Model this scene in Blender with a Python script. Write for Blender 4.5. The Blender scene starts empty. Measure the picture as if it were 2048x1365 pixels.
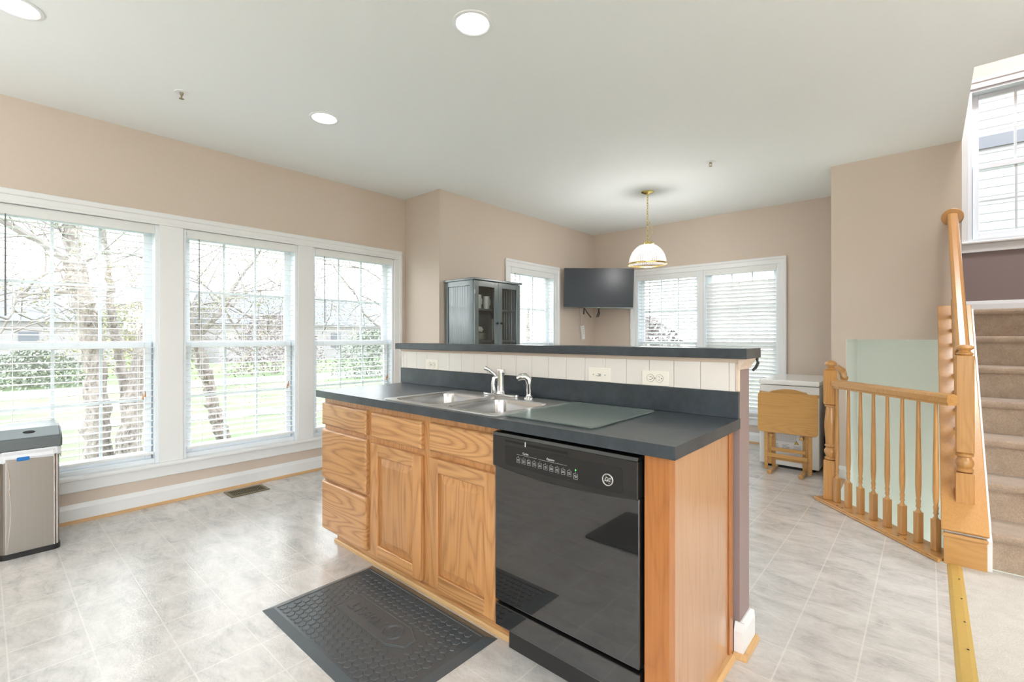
import bpy, bmesh, math, random
from mathutils import Vector, Matrix
random.seed(7)
PI = math.pi
SC = bpy.context.scene
COL = SC.collection

# ------------------------------------------------------------------ camera, world, exposure
FPX, HY, EYE = 941.0, 674.0, 1.245          # focal length (px of 2048), horizon row, eye height
YAW = math.atan2(1857 - 1024, FPX)
cam_d = bpy.data.cameras.new('camera')
cam = bpy.data.objects.new('camera', cam_d); COL.objects.link(cam)
cam.location = (0, 0, EYE)
cam.rotation_euler = (PI/2, 0, YAW)
cam_d.sensor_fit = 'HORIZONTAL'; cam_d.sensor_width = 36.0
cam_d.lens = FPX/2048*36.0
cam_d.shift_y = (HY-682.5)/2048.0
cam_d.clip_start = 0.02; cam_d.clip_end = 300
SC.camera = cam

SKY = 7.0
w = bpy.data.worlds.new('overcast_sky'); SC.world = w; w.use_nodes = True
nt = w.node_tree; nt.nodes.clear()
wo = nt.nodes.new('ShaderNodeOutputWorld'); bg = nt.nodes.new('ShaderNodeBackground')
bg.inputs[0].default_value = (0.94, 0.97, 1.0, 1); bg.inputs[1].default_value = SKY
nt.links.new(bg.outputs[0], wo.inputs[0])
w.cycles.sampling_method = 'MANUAL'; w.cycles.sample_map_resolution = 256

SC.view_settings.view_transform = 'Standard'; SC.view_settings.look = 'None'
SC.view_settings.gamma = 1.0; SC.view_settings.use_curve_mapping = False
SC.view_settings.exposure = 0.38
SC.cycles.use_denoising = True
SC.cycles.max_bounces = 12; SC.cycles.diffuse_bounces = 7; SC.cycles.glossy_bounces = 5
SC.cycles.transparent_max_bounces = 24; SC.cycles.transmission_bounces = 6
SC.cycles.sample_clamp_indirect = 6.0
SC.cycles.caustics_reflective = False; SC.cycles.caustics_refractive = False
LAMP = 18.0                                   # emission of the recessed bulbs

# ------------------------------------------------------------------ materials
def lin(c):
    c /= 255.0
    return c/12.92 if c <= 0.04045 else ((c+0.055)/1.055)**2.4
def rgb(r, g, b): return (lin(r), lin(g), lin(b), 1)

class NT:
    def __init__(self, name):
        self.m = bpy.data.materials.new(name); self.m.use_nodes = True
        self.t = self.m.node_tree; self.t.nodes.clear()
        self.out = self.t.nodes.new('ShaderNodeOutputMaterial')
    def n(self, typ, **kw):
        nd = self.t.nodes.new('ShaderNode'+typ)
        for k, v in kw.items():
            if k in nd.inputs: self.put(nd.inputs[k], v)
            else: setattr(nd, k, v)
        return nd
    def put(self, sock, v):
        if isinstance(v, bpy.types.NodeSocket): self.t.links.new(v, sock)
        else: sock.default_value = v
    def math(self, op, a, b=None, clamp=False):
        nd = self.t.nodes.new('ShaderNodeMath'); nd.operation = op; nd.use_clamp = clamp
        self.put(nd.inputs[0], a)
        if b is not None: self.put(nd.inputs[1], b)
        return nd.outputs[0]
    def mix(self, f, a, b):
        nd = self.t.nodes.new('ShaderNodeMix'); nd.data_type = 'RGBA'
        self.put(nd.inputs[0], f); self.put(nd.inputs[6], a); self.put(nd.inputs[7], b)
        return nd.outputs[2]
    def ramp(self, f, stops):
        nd = self.t.nodes.new('ShaderNodeValToRGB'); self.put(nd.inputs[0], f)
        e = nd.color_ramp.elements
        while len(e) < len(stops): e.new(0.5)
        for el, (p, c) in zip(e, stops): el.position = p; el.color = c
        return nd.outputs[0]
    def coords(self, scale=(1, 1, 1), kind='Object', rot=(0, 0, 0), loc=(0, 0, 0)):
        tc = self.t.nodes.new('ShaderNodeTexCoord'); mp = self.t.nodes.new('ShaderNodeMapping')
        mp.inputs['Scale'].default_value = scale; mp.inputs['Rotation'].default_value = rot; mp.inputs['Location'].default_value = loc
        self.t.links.new(tc.outputs[kind], mp.inputs[0]); return mp.outputs[0]
    def bump(self, h, strength=0.2, dist=0.01):
        b = self.n('Bump'); b.inputs['Strength'].default_value = strength; b.inputs['Distance'].default_value = dist
        self.put(b.inputs['Height'], h); return b.outputs[0]
    def pbr(self, color, rough=0.5, metal=0.0, normal=None, spec=0.5, coat=0.0, coat_rough=0.1, alpha=None, trans=None, emit=None, estr=1.0, sheen=0.0):
        p = self.n('BsdfPrincipled')
        self.put(p.inputs['Base Color'], color); self.put(p.inputs['Roughness'], rough); self.put(p.inputs['Metallic'], metal)
        p.inputs['Specular IOR Level'].default_value = spec
        p.inputs['Coat Weight'].default_value = coat; p.inputs['Coat Roughness'].default_value = coat_rough
        p.inputs['Sheen Weight'].default_value = sheen
        if normal is not None: self.t.links.new(normal, p.inputs['Normal'])
        if alpha is not None: self.put(p.inputs['Alpha'], alpha)
        if trans is not None: self.put(p.inputs['Transmission Weight'], trans)
        if emit is not None: self.put(p.inputs['Emission Color'], emit); p.inputs['Emission Strength'].default_value = estr
        self.t.links.new(p.outputs[0], self.out.inputs[0]); return p

def simple(name, color, rough=0.5, metal=0.0, spec=0.5, coat=0.0, noise=0.03, nscale=40, bump=0.0, emit=None, estr=1.0, sheen=0.0):
    t = NT(name)
    nz = t.n('TexNoise', Vector=t.coords(), Scale=nscale, Detail=3.0)
    c2 = tuple(max(0, x*(1-noise*4)) for x in color[:3])+(1,)
    col = t.mix(nz.outputs[0], color, c2) if noise else color
    nrm = t.bump(nz.outputs[0], bump, 0.004) if bump else None
    t.pbr(col, rough, metal, nrm, spec, coat, emit=emit, estr=estr, sheen=sheen)
    return t.m

def oak(name, grain='z', base=(190, 140, 90), dark=(146, 98, 53), rough=0.32, cathedral=0.55, coat=0.25):
    t = NT(name)
    sc = {'x': (1.1, 9, 9), 'y': (9, 1.1, 9), 'z': (9, 9, 1.1)}[grain]
    oi = t.n('ObjectInfo')
    off = t.n('VectorMath', operation='SCALE'); t.put(off.inputs[0], (7.3, 3.1, 5.7)); t.put(off.inputs['Scale'], oi.outputs['Random'])
    add = t.n('VectorMath', operation='ADD'); t.put(add.inputs[0], t.coords(sc)); t.put(add.inputs[1], off.outputs[0])
    v = add.outputs[0]
    broad = t.n('TexNoise', Vector=v, Scale=0.55, Detail=2.0, Roughness=0.5)
    rings = t.math('FRACT', t.math('MULTIPLY', broad.outputs[0], 22.0))
    ringm = t.math('POWER', t.math('ABSOLUTE', t.math('SUBTRACT', t.math('MULTIPLY', rings, 2.0), 1.0)), 2.2)
    sc2 = {'x': (2.2, 150, 150), 'y': (150, 2.2, 150), 'z': (150, 150, 2.2)}[grain]
    add2 = t.n('VectorMath', operation='ADD'); t.put(add2.inputs[0], t.coords(sc2)); t.put(add2.inputs[1], off.outputs[0])
    fine = t.n('TexNoise', Vector=add2.outputs[0], Scale=1.0, Detail=4.0, Roughness=0.7)
    f = t.math('ADD', t.math('MULTIPLY', ringm, cathedral), t.math('MULTIPLY', fine.outputs[0], 1.3))
    f = t.math('SUBTRACT', f, 0.55, True)
    col = t.mix(f, rgb(*base), rgb(*dark))
    tint = t.n('HueSaturation'); t.put(tint.inputs['Color'], col)
    t.put(tint.inputs['Value'], t.math('ADD', t.math('MULTIPLY', oi.outputs['Random'], 0.14), 0.93))
    t.pbr(tint.outputs[0], rough, 0, t.bump(fine.outputs[0], 0.06, 0.003), 0.5, coat, 0.2)
    return t.m

M = {}
M['wall'] = simple('taupe_wall_paint', rgb(205, 191, 178), 0.55, noise=0.012, nscale=60, bump=0.03)
M['mauve'] = simple('mauve_wall_paint', rgb(140, 122, 120), 0.5, noise=0.012, nscale=60, bump=0.03)
M['green'] = simple('pale_green_wall_paint', rgb(226, 228, 223), 0.55, noise=0.01, nscale=60, bump=0.03)
M['ceiling'] = simple('white_ceiling_paint', rgb(234, 238, 237), 0.8, noise=0.006, nscale=90, bump=0.02)
M['trim'] = simple('white_trim_paint', rgb(229, 231, 232), 0.3, noise=0.006, nscale=20)
M['vinyl'] = simple('white_window_vinyl', rgb(232, 238, 243), 0.35, noise=0.005, nscale=20)
def mk_slat():
    t = NT('white_blind_slat')
    p = t.n('BsdfPrincipled'); p.inputs['Base Color'].default_value = rgb(242, 243, 243); p.inputs['Roughness'].default_value = 0.4
    tl = t.n('BsdfTranslucent'); tl.inputs[0].default_value = rgb(240, 241, 240)
    mx = t.n('MixShader'); mx.inputs[0].default_value = 0.2
    t.t.links.new(p.outputs[0], mx.inputs[1]); t.t.links.new(tl.outputs[0], mx.inputs[2]); t.t.links.new(mx.outputs[0], t.out.inputs[0]); return t.m
M['slat'] = mk_slat()
M['wand'] = simple('clear_grey_wand', rgb(128, 128, 128), 0.25)
M['oakz'] = oak('oak_grain_upright', 'z')
M['oakx'] = oak('oak_grain_level', 'x', (194, 147, 97), (148, 101, 57), cathedral=0.75)
M['oaky'] = oak('oak_grain_depth', 'y')
M['oakside'] = oak('oak_end_panel', 'z', (186, 144, 108), (156, 112, 78), 0.24, 0.25, 0.7)
M['oakhand'] = oak('oak_rising_handrail', 'y', (190, 138, 78), (160, 108, 56), 0.28, 0.1, 0.4)
M['oakcap'] = oak('oak_sloping_cap', 'y', (196, 146, 86), (168, 118, 62), 0.32, 0.15, 0.3)
M['oakfiller'] = oak('oak_filler', 'z', (166, 106, 54), (132, 78, 36), 0.35, 0.3)
M['oakrail'] = oak('honey_oak_railing', 'z', (192, 142, 82), (156, 106, 55), 0.3, 0.3, 0.35)
M['oakrailx'] = oak('honey_oak_plank', 'x', (196, 148, 88), (162, 112, 60), 0.3, 0.3, 0.35)
M['bamboo'] = oak('varnished_tray_wood', 'x', (190, 146, 86), (168, 122, 66), 0.3, 0.45, 0.3)
M['shoe'] = oak('oak_shoe_molding', 'x', (214, 178, 128), (190, 150, 100), 0.4, 0.3)
M['shoey'] = oak('oak_shoe_molding_long', 'y', (206, 168, 120), (184, 142, 96), 0.4, 0.3)
M['tile'] = simple('white_glazed_tile', rgb(226, 221, 216), 0.12, noise=0.006, nscale=8, coat=0.3)
M['grout'] = simple('tile_grout', rgb(186, 172, 160), 0.8)
M['primer'] = simple('cream_molding_paint', rgb(214, 196, 180), 0.4)
M['chrome'] = simple('chrome', (0.70, 0.70, 0.71, 1), 0.06, 1.0, noise=0)
M['brass'] = simple('polished_brass', rgb(226, 204, 130), 0.16, 1.0, noise=0)
M['gold_strip'] = simple('brass_carpet_strip', rgb(216, 184, 106), 0.35, 0.35, noise=0.03)
M['black_gloss'] = simple('black_enamel', (0.012, 0.012, 0.013, 1), 0.02, noise=0, spec=0.8, coat=0.5)
M['black_satin'] = simple('black_satin_plastic', rgb(34, 33, 33), 0.28, noise=0.02, nscale=10)
M['black_dull'] = simple('black_dull_plastic', rgb(20, 20, 21), 0.5)
M['slot'] = simple('black_recess', rgb(6, 6, 6), 0.7)
M['label_white'] = simple('white_print', rgb(215, 215, 215), 0.5, noise=0)
M['label_grey'] = simple('grey_print', rgb(158, 158, 158), 0.5, noise=0)
M['screen'] = simple('dark_screen', rgb(36, 42, 50), 0.3, noise=0, spec=0.3)
M['cabinet'] = simple('grey_green_painted_wood', rgb(98, 110, 112), 0.25, coat=0.7, noise=0.03, nscale=12)
M['cabinet_in'] = simple('cabinet_inside', rgb(74, 78, 78), 0.6)
M['porcelain'] = simple('white_porcelain', rgb(235, 233, 228), 0.15)
M['ivory'] = simple('ivory_plastic', rgb(236, 231, 221), 0.3, noise=0.005)
M['white_enamel'] = simple('white_enamel', rgb(232, 233, 232), 0.2, noise=0.005)
M['rubber'] = simple('grey_rubber', rgb(76, 83, 88), 0.26, noise=0.04, nscale=120, bump=0.08)
M['bag'] = simple('translucent_bin_liner', rgb(222, 226, 232), 0.4, noise=0.03, nscale=30, bump=0.3)
M['blue'] = simple('blue_tape', rgb(0, 110, 190), 0.4)
M['lid'] = simple('grey_plastic_lid', rgb(92, 100, 102), 0.25, noise=0.01)
M['lidtop'] = simple('silver_plastic_lid', rgb(150, 160, 166), 0.3, noise=0.01)
M['bronze'] = simple('bronze_register', rgb(128, 118, 92), 0.4, 0.5)
M['steelpost'] = simple('sprinkler_metal', rgb(170, 160, 140), 0.3, 0.9)
M['pink'] = simple('pink_box_card', rgb(214, 150, 140), 0.6)
M['paperw'] = simple('white_paper', rgb(235, 230, 222), 0.7, bump=0.2)
M['yellow'] = simple('yellow_sign', rgb(226, 196, 60), 0.5)
M['led'] = simple('green_lamp', rgb(60, 220, 80), 0.4, emit=rgb(90, 255, 110), estr=1.5, noise=0)
M['bulb'] = simple('lit_bulb', (1, 1, 1, 1), 0.5, emit=(0.97, 0.985, 1.0, 1), estr=LAMP, noise=0)
M['pbulb'] = simple('lit_pendant_bulb', (1, 1, 1, 1), 0.5, emit=(1.0, 0.97, 0.95, 1), estr=250, noise=0)
# outdoors
def mk_bark():
    t = NT('peeling_birch_bark')
    a = t.n('TexNoise', Vector=t.coords((1, 1, 0.55)), Scale=14.0, Detail=6.0, Roughness=0.7, Distortion=1.5)
    col = t.ramp(a.outputs[0], [(0.36, rgb(74, 68, 65)), (0.47, rgb(126, 119, 115)), (0.6, rgb(154, 147, 143))])
    t.pbr(col, 0.9, 0, t.bump(a.outputs[0], 0.9, 0.03)); return t.m
M['bark'] = mk_bark()
M['twig'] = simple('bare_twig', rgb(128, 123, 121), 0.9)
M['bud'] = simple('spring_bud', rgb(138, 138, 104), 0.8)
M['shrub'] = simple('shrub_leaf', rgb(118, 126, 115), 0.8)
M['pinkbush'] = simple('reddish_shrub', rgb(126, 116, 116), 0.8)
M['concrete'] = simple('pale_concrete', rgb(150, 150, 150), 0.9)
M['roof'] = simple('grey_roof_shingle', rgb(92, 96, 104), 0.9)
M['farwall'] = simple('far_house_wall', rgb(132, 130, 132), 0.9)
M['hill'] = simple('bare_woodland', rgb(120, 112, 108), 0.95, noise=0.1, nscale=3)

def mk_grass():
    t = NT('spring_lawn')
    a = t.n('TexNoise', Vector=t.coords(), Scale=0.9, Detail=6.0)
    b = t.n('TexNoise', Vector=t.coords(), Scale=30.0, Detail=3.0)
    f = t.math('ADD', t.math('MULTIPLY', a.outputs[0], 0.7), t.math('MULTIPLY', b.outputs[0], 0.4))
    col = t.ramp(f, [(0.35, rgb(62, 92, 50)), (0.58, rgb(84, 102, 68)), (0.75, rgb(116, 112, 96))])
    t.pbr(col, 0.95); return t.m
M['grass'] = mk_grass()

def mk_floor():
    t = NT('vinyl_tile_floor')
    tc = t.n('TexCoord'); sep = t.n('SeparateXYZ'); t.put(sep.inputs[0], tc.outputs['Object'])
    P = 0.2285
    def line(s, off, wd):
        a = t.math('ABSOLUTE', t.math('SUBTRACT', t.math('FRACT', t.math('DIVIDE', t.math('SUBTRACT', s, off-50*P), P)), 0.5))
        mr = t.n('MapRange'); t.put(mr.inputs[0], a); mr.inputs[1].default_value = 0.5-wd/P; mr.inputs[2].default_value = 0.5-wd*0.45/P
        return mr.outputs[0]
    lx = line(sep.outputs[0], 0.03, 0.0042); ly = line(sep.outputs[1], 0.297, 0.0036)
    g = t.math('MAXIMUM', lx, t.math('MULTIPLY', ly, 0.8))
    big = t.n('TexNoise', Vector=t.coords((1.2, 2.6, 1)), Scale=4.0, Detail=7.0, Roughness=0.62, Distortion=0.8)
    med = t.n('TexNoise', Vector=t.coords((1, 1.8, 1)), Scale=26.0, Detail=5.0, Roughness=0.7, Distortion=1.2)
    f = t.math('ADD', t.math('MULTIPLY', big.outputs[0], 0.7), t.math('MULTIPLY', med.outputs[0], 0.35))
    stone = t.ramp(f, [(0.34, rgb(172, 169, 168)), (0.5, rgb(198, 195, 193)), (0.66, rgb(214, 211, 209))])
    col = t.mix(t.math('MULTIPLY', g, 0.55), stone, rgb(226, 223, 218))
    wob = t.n('TexNoise', Vector=t.coords(), Scale=60.0, Detail=3.0, Roughness=0.55, Distortion=1.5)
    h = t.math('ADD', t.math('MULTIPLY', wob.outputs[0], 1.0), t.math('MULTIPLY', g, -0.25))
    p = t.pbr(col, 0.1, 0, t.bump(h, 0.17, 0.006), 0.75, 0.0)
    return t.m
M['floor'] = mk_floor()

def mk_carpet(name, c1, c2, s=160):
    t = NT(name)
    a = t.n('TexNoise', Vector=t.coords(), Scale=float(s), Detail=4.0, Roughness=0.8)
    b = t.n('TexNoise', Vector=t.coords(), Scale=14.0, Detail=3.0)
    f = t.math('ADD', t.math('MULTIPLY', a.outputs[0], 0.8), t.math('MULTIPLY', b.outputs[0], 0.25))
    col = t.ramp(f, [(0.3, c2), (0.7, c1)])
    t.pbr(col, 1.0, 0, t.bump(a.outputs[0], 0.4, 0.006), 0.1, sheen=0.3); return t.m
M['carpet'] = mk_carpet('beige_carpet', rgb(218, 212, 204), rgb(172, 164, 156))
M['stair_carpet'] = mk_carpet('brown_stair_carpet', rgb(190, 170, 151), rgb(134, 114, 97), 220)

def mk_laminate():
    t = NT('dark_slate_laminate')
    a = t.n('TexNoise', Vector=t.coords(), Scale=9.0, Detail=8.0, Roughness=0.7)
    col = t.ramp(a.outputs[0], [(0.35, rgb(42, 49, 55)), (0.65, rgb(62, 70, 77))])
    t.pbr(col, 0.3, 0, t.bump(t.n('TexNoise', Vector=t.coords(), Scale=300.0, Detail=2.0).outputs[0], 0.04, 0.002), 0.5); return t.m
M['laminate'] = mk_laminate()

def mk_steel(name, base, rough, axis, amp=0.12):
    t = NT(name)
    sc = {'x': (2, 240, 240), 'z': (240, 240, 2), 'y': (240, 2, 240)}[axis]
    a = t.n('TexNoise', Vector=t.coords(sc), Scale=1.0, Detail=3.0)
    r = t.math('ADD', t.math('MULTIPLY', a.outputs[0], amp), rough)
    t.pbr(t.mix(a.outputs[0], base, tuple(x*(1-amp*1.1) for x in base[:3])+(1,)), r, 1.0); return t.m
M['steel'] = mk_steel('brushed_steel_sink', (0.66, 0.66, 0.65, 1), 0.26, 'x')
M['bowl'] = mk_steel('shade_dark_steel_bowl', (0.46, 0.455, 0.45, 1), 0.24, 'x', 0.03)  # same sink steel, darkened to paint in the bowls' shade
M['steelcan'] = mk_steel('brushed_steel_can', (0.31, 0.285, 0.26, 1), 0.26, 'z')
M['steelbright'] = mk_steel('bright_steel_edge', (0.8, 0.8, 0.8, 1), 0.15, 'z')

def mk_glass(name, refl=0.06, tint=(1, 1, 1, 1), rough=0.0):
    t = NT(name)
    tr = t.n('BsdfTransparent'); tr.inputs[0].default_value = tint
    gl = t.n('BsdfGlossy'); gl.inputs['Roughness'].default_value = rough
    ge = t.n('NewGeometry'); dt = t.n('VectorMath', operation='DOT_PRODUCT')
    t.put(dt.inputs[0], ge.outputs['Incoming']); t.put(dt.inputs[1], ge.outputs['Normal'])
    fr = t.math('POWER', t.math('SUBTRACT', 1.0, t.math('ABSOLUTE', dt.outputs['Value']), True), 5.0)
    mx = t.n('MixShader'); t.put(mx.inputs[0], t.math('ADD', t.math('MULTIPLY', fr, 0.8), refl, True))
    t.t.links.new(tr.outputs[0], mx.inputs[1]); t.t.links.new(gl.outputs[0], mx.inputs[2])
    t.t.links.new(mx.outputs[0], t.out.inputs[0]); return t.m
M['glass'] = mk_glass('window_glass', 0.05, (0.97, 0.98, 0.98, 1))
M['cab_glass'] = mk_glass('cabinet_glass', 0.07, (0.9, 0.93, 0.93, 1))

def mk_frost(name, tint, dif, fac, rough):
    t = NT(name)
    tr = t.n('BsdfTransparent'); tr.inputs[0].default_value = tint
    p = t.n('BsdfPrincipled'); p.inputs['Base Color'].default_value = dif; p.inputs['Roughness'].default_value = rough
    mx = t.n('MixShader'); mx.inputs[0].default_value = fac
    t.t.links.new(tr.outputs[0], mx.inputs[1]); t.t.links.new(p.outputs[0], mx.inputs[2]); t.t.links.new(mx.outputs[0], t.out.inputs[0]); return t.m
M['board'] = mk_frost('frosted_glass', (0.85, 0.95, 0.93, 1), rgb(150, 158, 157), 0.40, 0.18)

def mk_shade():
    t = NT('ribbed_glass_shade')
    tc = t.n('TexCoord'); sep = t.n('SeparateXYZ'); t.put(sep.inputs[0], tc.outputs['Object'])
    ang = t.math('ARCTAN2', sep.outputs[1], sep.outputs[0])
    rib = t.math('SINE', t.math('MULTIPLY', ang, 60.0))
    nrm = t.bump(rib, 0.5, 0.004)
    tr = t.n('BsdfTransparent'); tr.inputs[0].default_value = (0.95, 0.95, 0.95, 1)
    tl = t.n('BsdfTranslucent'); tl.inputs[0].default_value = (0.95, 0.95, 0.95, 1); t.put(tl.inputs['Normal'], nrm)
    gl = t.n('BsdfGlossy'); gl.inputs['Roughness'].default_value = 0.1; t.put(gl.inputs['Normal'], nrm)
    m1 = t.n('MixShader'); t.put(m1.inputs[0], t.math('ADD', t.math('MULTIPLY', rib, 0.02), 0.03))
    m2 = t.n('MixShader'); m2.inputs[0].default_value = 0.02
    t.t.links.new(tr.outputs[0], m1.inputs[1]); t.t.links.new(tl.outputs[0], m1.inputs[2])
    t.t.links.new(m1.outputs[0], m2.inputs[1]); t.t.links.new(gl.outputs[0], m2.inputs[2]); t.t.links.new(m2.outputs[0], t.out.inputs[0]); return t.m
M['shade'] = mk_shade()

def mk_siding():
    t = NT('white_lap_siding')
    t.pbr(rgb(150, 152, 156), 0.7); return t.m
M['siding'] = mk_siding()

# ------------------------------------------------------------------ mesh helpers
class MB:
    """collects shapes; build() links them as ONE mesh object"""
    def __init__(self): self.b = bmesh.new(); self.round = False
    def box(self, x0, x1, y0, y1, z0, z1, bev=0.0, seg=1, mat=None):
        g = bmesh.ops.create_cube(self.b, size=1)
        vs = g['verts']
        for v in vs:
            v.co = Vector(((x0+x1)/2+v.co.x*(x1-x0), (y0+y1)/2+v.co.y*(y1-y0), (z0+z1)/2+v.co.z*(z1-z0)))
        if mat is not None: bmesh.ops.transform(self.b, matrix=mat, verts=vs)
        if bev > 0:
            es = list({e for v in vs for e in v.link_edges})
            bmesh.ops.bevel(self.b, geom=es, offset=bev, segments=seg, profile=0.5, affect='EDGES')
        return self
    def prism(self, pts, axis, a0, a1, bev=0.0):
        """polygon pts (2d) extruded along axis x/y/z between a0 and a1"""
        def P(p, a):
            return {'x': (a, p[0], p[1]), 'y': (p[0], a, p[1]), 'z': (p[0], p[1], a)}[axis]
        lo = [self.b.verts.new(P(p, a0)) for p in pts]; hi = [self.b.verts.new(P(p, a1)) for p in pts]
        n = len(pts); fs = []
        fs.append(self.b.faces.new(lo)); fs.append(self.b.faces.new(hi[::-1]))
        for i in range(n):
            fs.append(self.b.faces.new((lo[i], hi[i], hi[(i+1) % n], lo[(i+1) % n])))
        bmesh.ops.recalc_face_normals(self.b, faces=fs)
        if bev > 0:
            es = list({e for f in fs for e in f.edges})
            bmesh.ops.bevel(self.b, geom=es, offset=bev, segments=1, affect='EDGES')
        return self
    def cyl(self, p0, p1, r0, r1=None, seg=24):
        r1 = r0 if r1 is None else r1
        return self.tube([p0, p1], [r0, r1], seg)
    def tube(self, pts, rad, seg=10, caps=True):
        self.round = True
        pts = [Vector(p) for p in pts]
        if not hasattr(rad, '__len__'): rad = [rad]*len(pts)
        rings = []; prev = None
        for i, p in enumerate(pts):
            if i == 0: d = pts[1]-p
            elif i == len(pts)-1: d = p-pts[i-1]
            else: d = (pts[i+1]-pts[i-1])
            d.normalize()
            if prev is None:
                a = Vector((0, 0, 1)) if abs(d.z) < 0.9 else Vector((1, 0, 0))
                s = d.cross(a).normalized()
            else:
                s = (prev-d*prev.dot(d)).normalized()
            prev = s; t = d.cross(s)
            rings.append([self.b.verts.new(p+(s*math.cos(2*PI*k/seg)+t*math.sin(2*PI*k/seg))*rad[i]) for k in range(seg)])
        fs = []
        for a, b in zip(rings, rings[1:]):
            for k in range(seg):
                fs.append(self.b.faces.new((a[k], a[(k+1) % seg], b[(k+1) % seg], b[k])))
        if caps:
            fs.append(self.b.faces.new(rings[0][::-1])); fs.append(self.b.faces.new(rings[-1]))
        bmesh.ops.recalc_face_normals(self.b, faces=fs)
        return self
    def lathe(self, c, prof, seg=32, axis='z', close=False):
        """prof: (radius, height) pairs around a vertical axis at c"""
        self.round = True
        rings = []
        for r, h in prof:
            ring = []
            if r < 1e-6:
                ring = [self.b.verts.new(self._ax(c, 0, 0, h, axis))]
            else:
                ring = [self.b.verts.new(self._ax(c, r*math.cos(2*PI*k/seg), r*math.sin(2*PI*k/seg), h, axis)) for k in range(seg)]
            rings.append(ring)
        fs = []
        for a, b in zip(rings, rings[1:]):
            for k in range(seg):
                k2 = (k+1) % seg
                if len(a) == 1 and len(b) == 1: continue
                if len(a) == 1: fs.append(self.b.faces.new((a[0], b[k2], b[k])))
                elif len(b) == 1: fs.append(self.b.faces.new((a[k], a[k2], b[0])))
                else: fs.append(self.b.faces.new((a[k], a[k2], b[k2], b[k])))
        bmesh.ops.recalc_face_normals(self.b, faces=fs)
        return self
    @staticmethod
    def _ax(c, u, v, h, axis):
        return {'z': (c[0]+u, c[1]+v, c[2]+h), 'y': (c[0]+u, c[1]+h, c[2]+v), 'x': (c[0]+h, c[1]+u, c[2]+v)}[axis]
    def sphere(self, c, r, sx=1, sy=1, sz=1, u=14, v=9):
        g = bmesh.ops.create_uvsphere(self.b, u_segments=u, v_segments=v, radius=r)
        for q in g['verts']: q.co = Vector((c[0]+q.co.x*sx, c[1]+q.co.y*sy, c[2]+q.co.z*sz))
        return self
    def quad(self, *p):
        self.b.faces.new([self.b.verts.new(q) for q in p]); return self
    def fill(self, loops, z):
        """flat polygon at height z with holes"""
        es = []
        for lp in loops:
            vs = [self.b.verts.new((x, y, z)) for x, y in lp]
            for i in range(len(vs)): es.append(self.b.edges.new((vs[i], vs[(i+1) % len(vs)])))
        bmesh.ops.triangle_fill(self.b, edges=es, use_beauty=True, use_dissolve=False)
        return self
    def grid_holes(self, axis, u, v, holes, t0, t1):
        """slab in plane axis with rectangular holes (u0,u1,v0,v1)"""
        us = sorted({u[0], u[1], *[h[0] for h in holes], *[h[1] for h in holes]}); vs = sorted({v[0], v[1], *[h[2] for h in holes], *[h[3] for h in holes]})
        us = [a for a in us if u[0] <= a <= u[1]]; vs = [a for a in vs if v[0] <= a <= v[1]]
        solid = {}
        for i in range(len(us)-1):
            for j in range(len(vs)-1):
                cu, cv = (us[i]+us[i+1])/2, (vs[j]+vs[j+1])/2
                solid[i, j] = not any(h[0] < cu < h[1] and h[2] < cv < h[3] for h in holes)
        def P(a, b, t): return {'x': (t, a, b), 'y': (a, t, b), 'z': (a, b, t)}[axis]
        fs = []
        def q(*p): fs.append(self.b.faces.new([self.b.verts.new(c) for c in p]))
        for (i, j), s in solid.items():
            if not s: continue
            a0, a1, b0, b1 = us[i], us[i+1], vs[j], vs[j+1]
            for t in (t0, t1): q(P(a0, b0, t), P(a1, b0, t), P(a1, b1, t), P(a0, b1, t))
            if not solid.get((i-1, j), False): q(P(a0, b0, t0), P(a0, b1, t0), P(a0, b1, t1), P(a0, b0, t1))
            if not solid.get((i+1, j), False): q(P(a1, b0, t0), P(a1, b1, t0), P(a1, b1, t1), P(a1, b0, t1))
            if not solid.get((i, j-1), False): q(P(a0, b0, t0), P(a1, b0, t0), P(a1, b0, t1), P(a0, b0, t1))
            if not solid.get((i, j+1), False): q(P(a0, b1, t0), P(a1, b1, t0), P(a1, b1, t1), P(a0, b1, t1))
        bmesh.ops.remove_doubles(self.b, verts=self.b.verts[:], dist=1e-5)
        bmesh.ops.recalc_face_normals(self.b, faces=self.b.faces[:])
        return self
    def rot(self, ang, axis='Z', c=(0, 0, 0)):
        bmesh.ops.rotate(self.b, cent=c, matrix=Matrix.Rotation(ang, 3, axis), verts=self.b.verts[:]); return self
    def build(self, name, mat, parent=None, smooth=True, loc=None, angle=None):
        me = bpy.data.meshes.new(name)
        if angle is None: angle = 35 if self.round else 14
        if smooth:
            lim = math.radians(angle)
            for f in self.b.faces: f.smooth = True
            for e in self.b.edges:
                if len(e.link_faces) == 2 and e.calc_face_angle(0) > lim: e.smooth = False
        self.b.to_mesh(me); self.b.free()
        me.materials.append(M[mat] if isinstance(mat, str) else mat)
        o = bpy.data.objects.new(name, me); COL.objects.link(o)
        if smooth:
            wn_ = o.modifiers.new('even_shading', 'WEIGHTED_NORMAL'); wn_.keep_sharp = True
        if parent is not None:
            o.parent = parent
            if parent.type != 'EMPTY' or True: o.matrix_parent_inverse = parent_world(parent).inverted()
        if loc: o.location = loc
        return o

def parent_world(p):
    m = Matrix.LocRotScale(p.location, p.rotation_euler, p.scale)
    if p.parent: m = parent_world(p.parent) @ p.matrix_parent_inverse @ m
    return m

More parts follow.
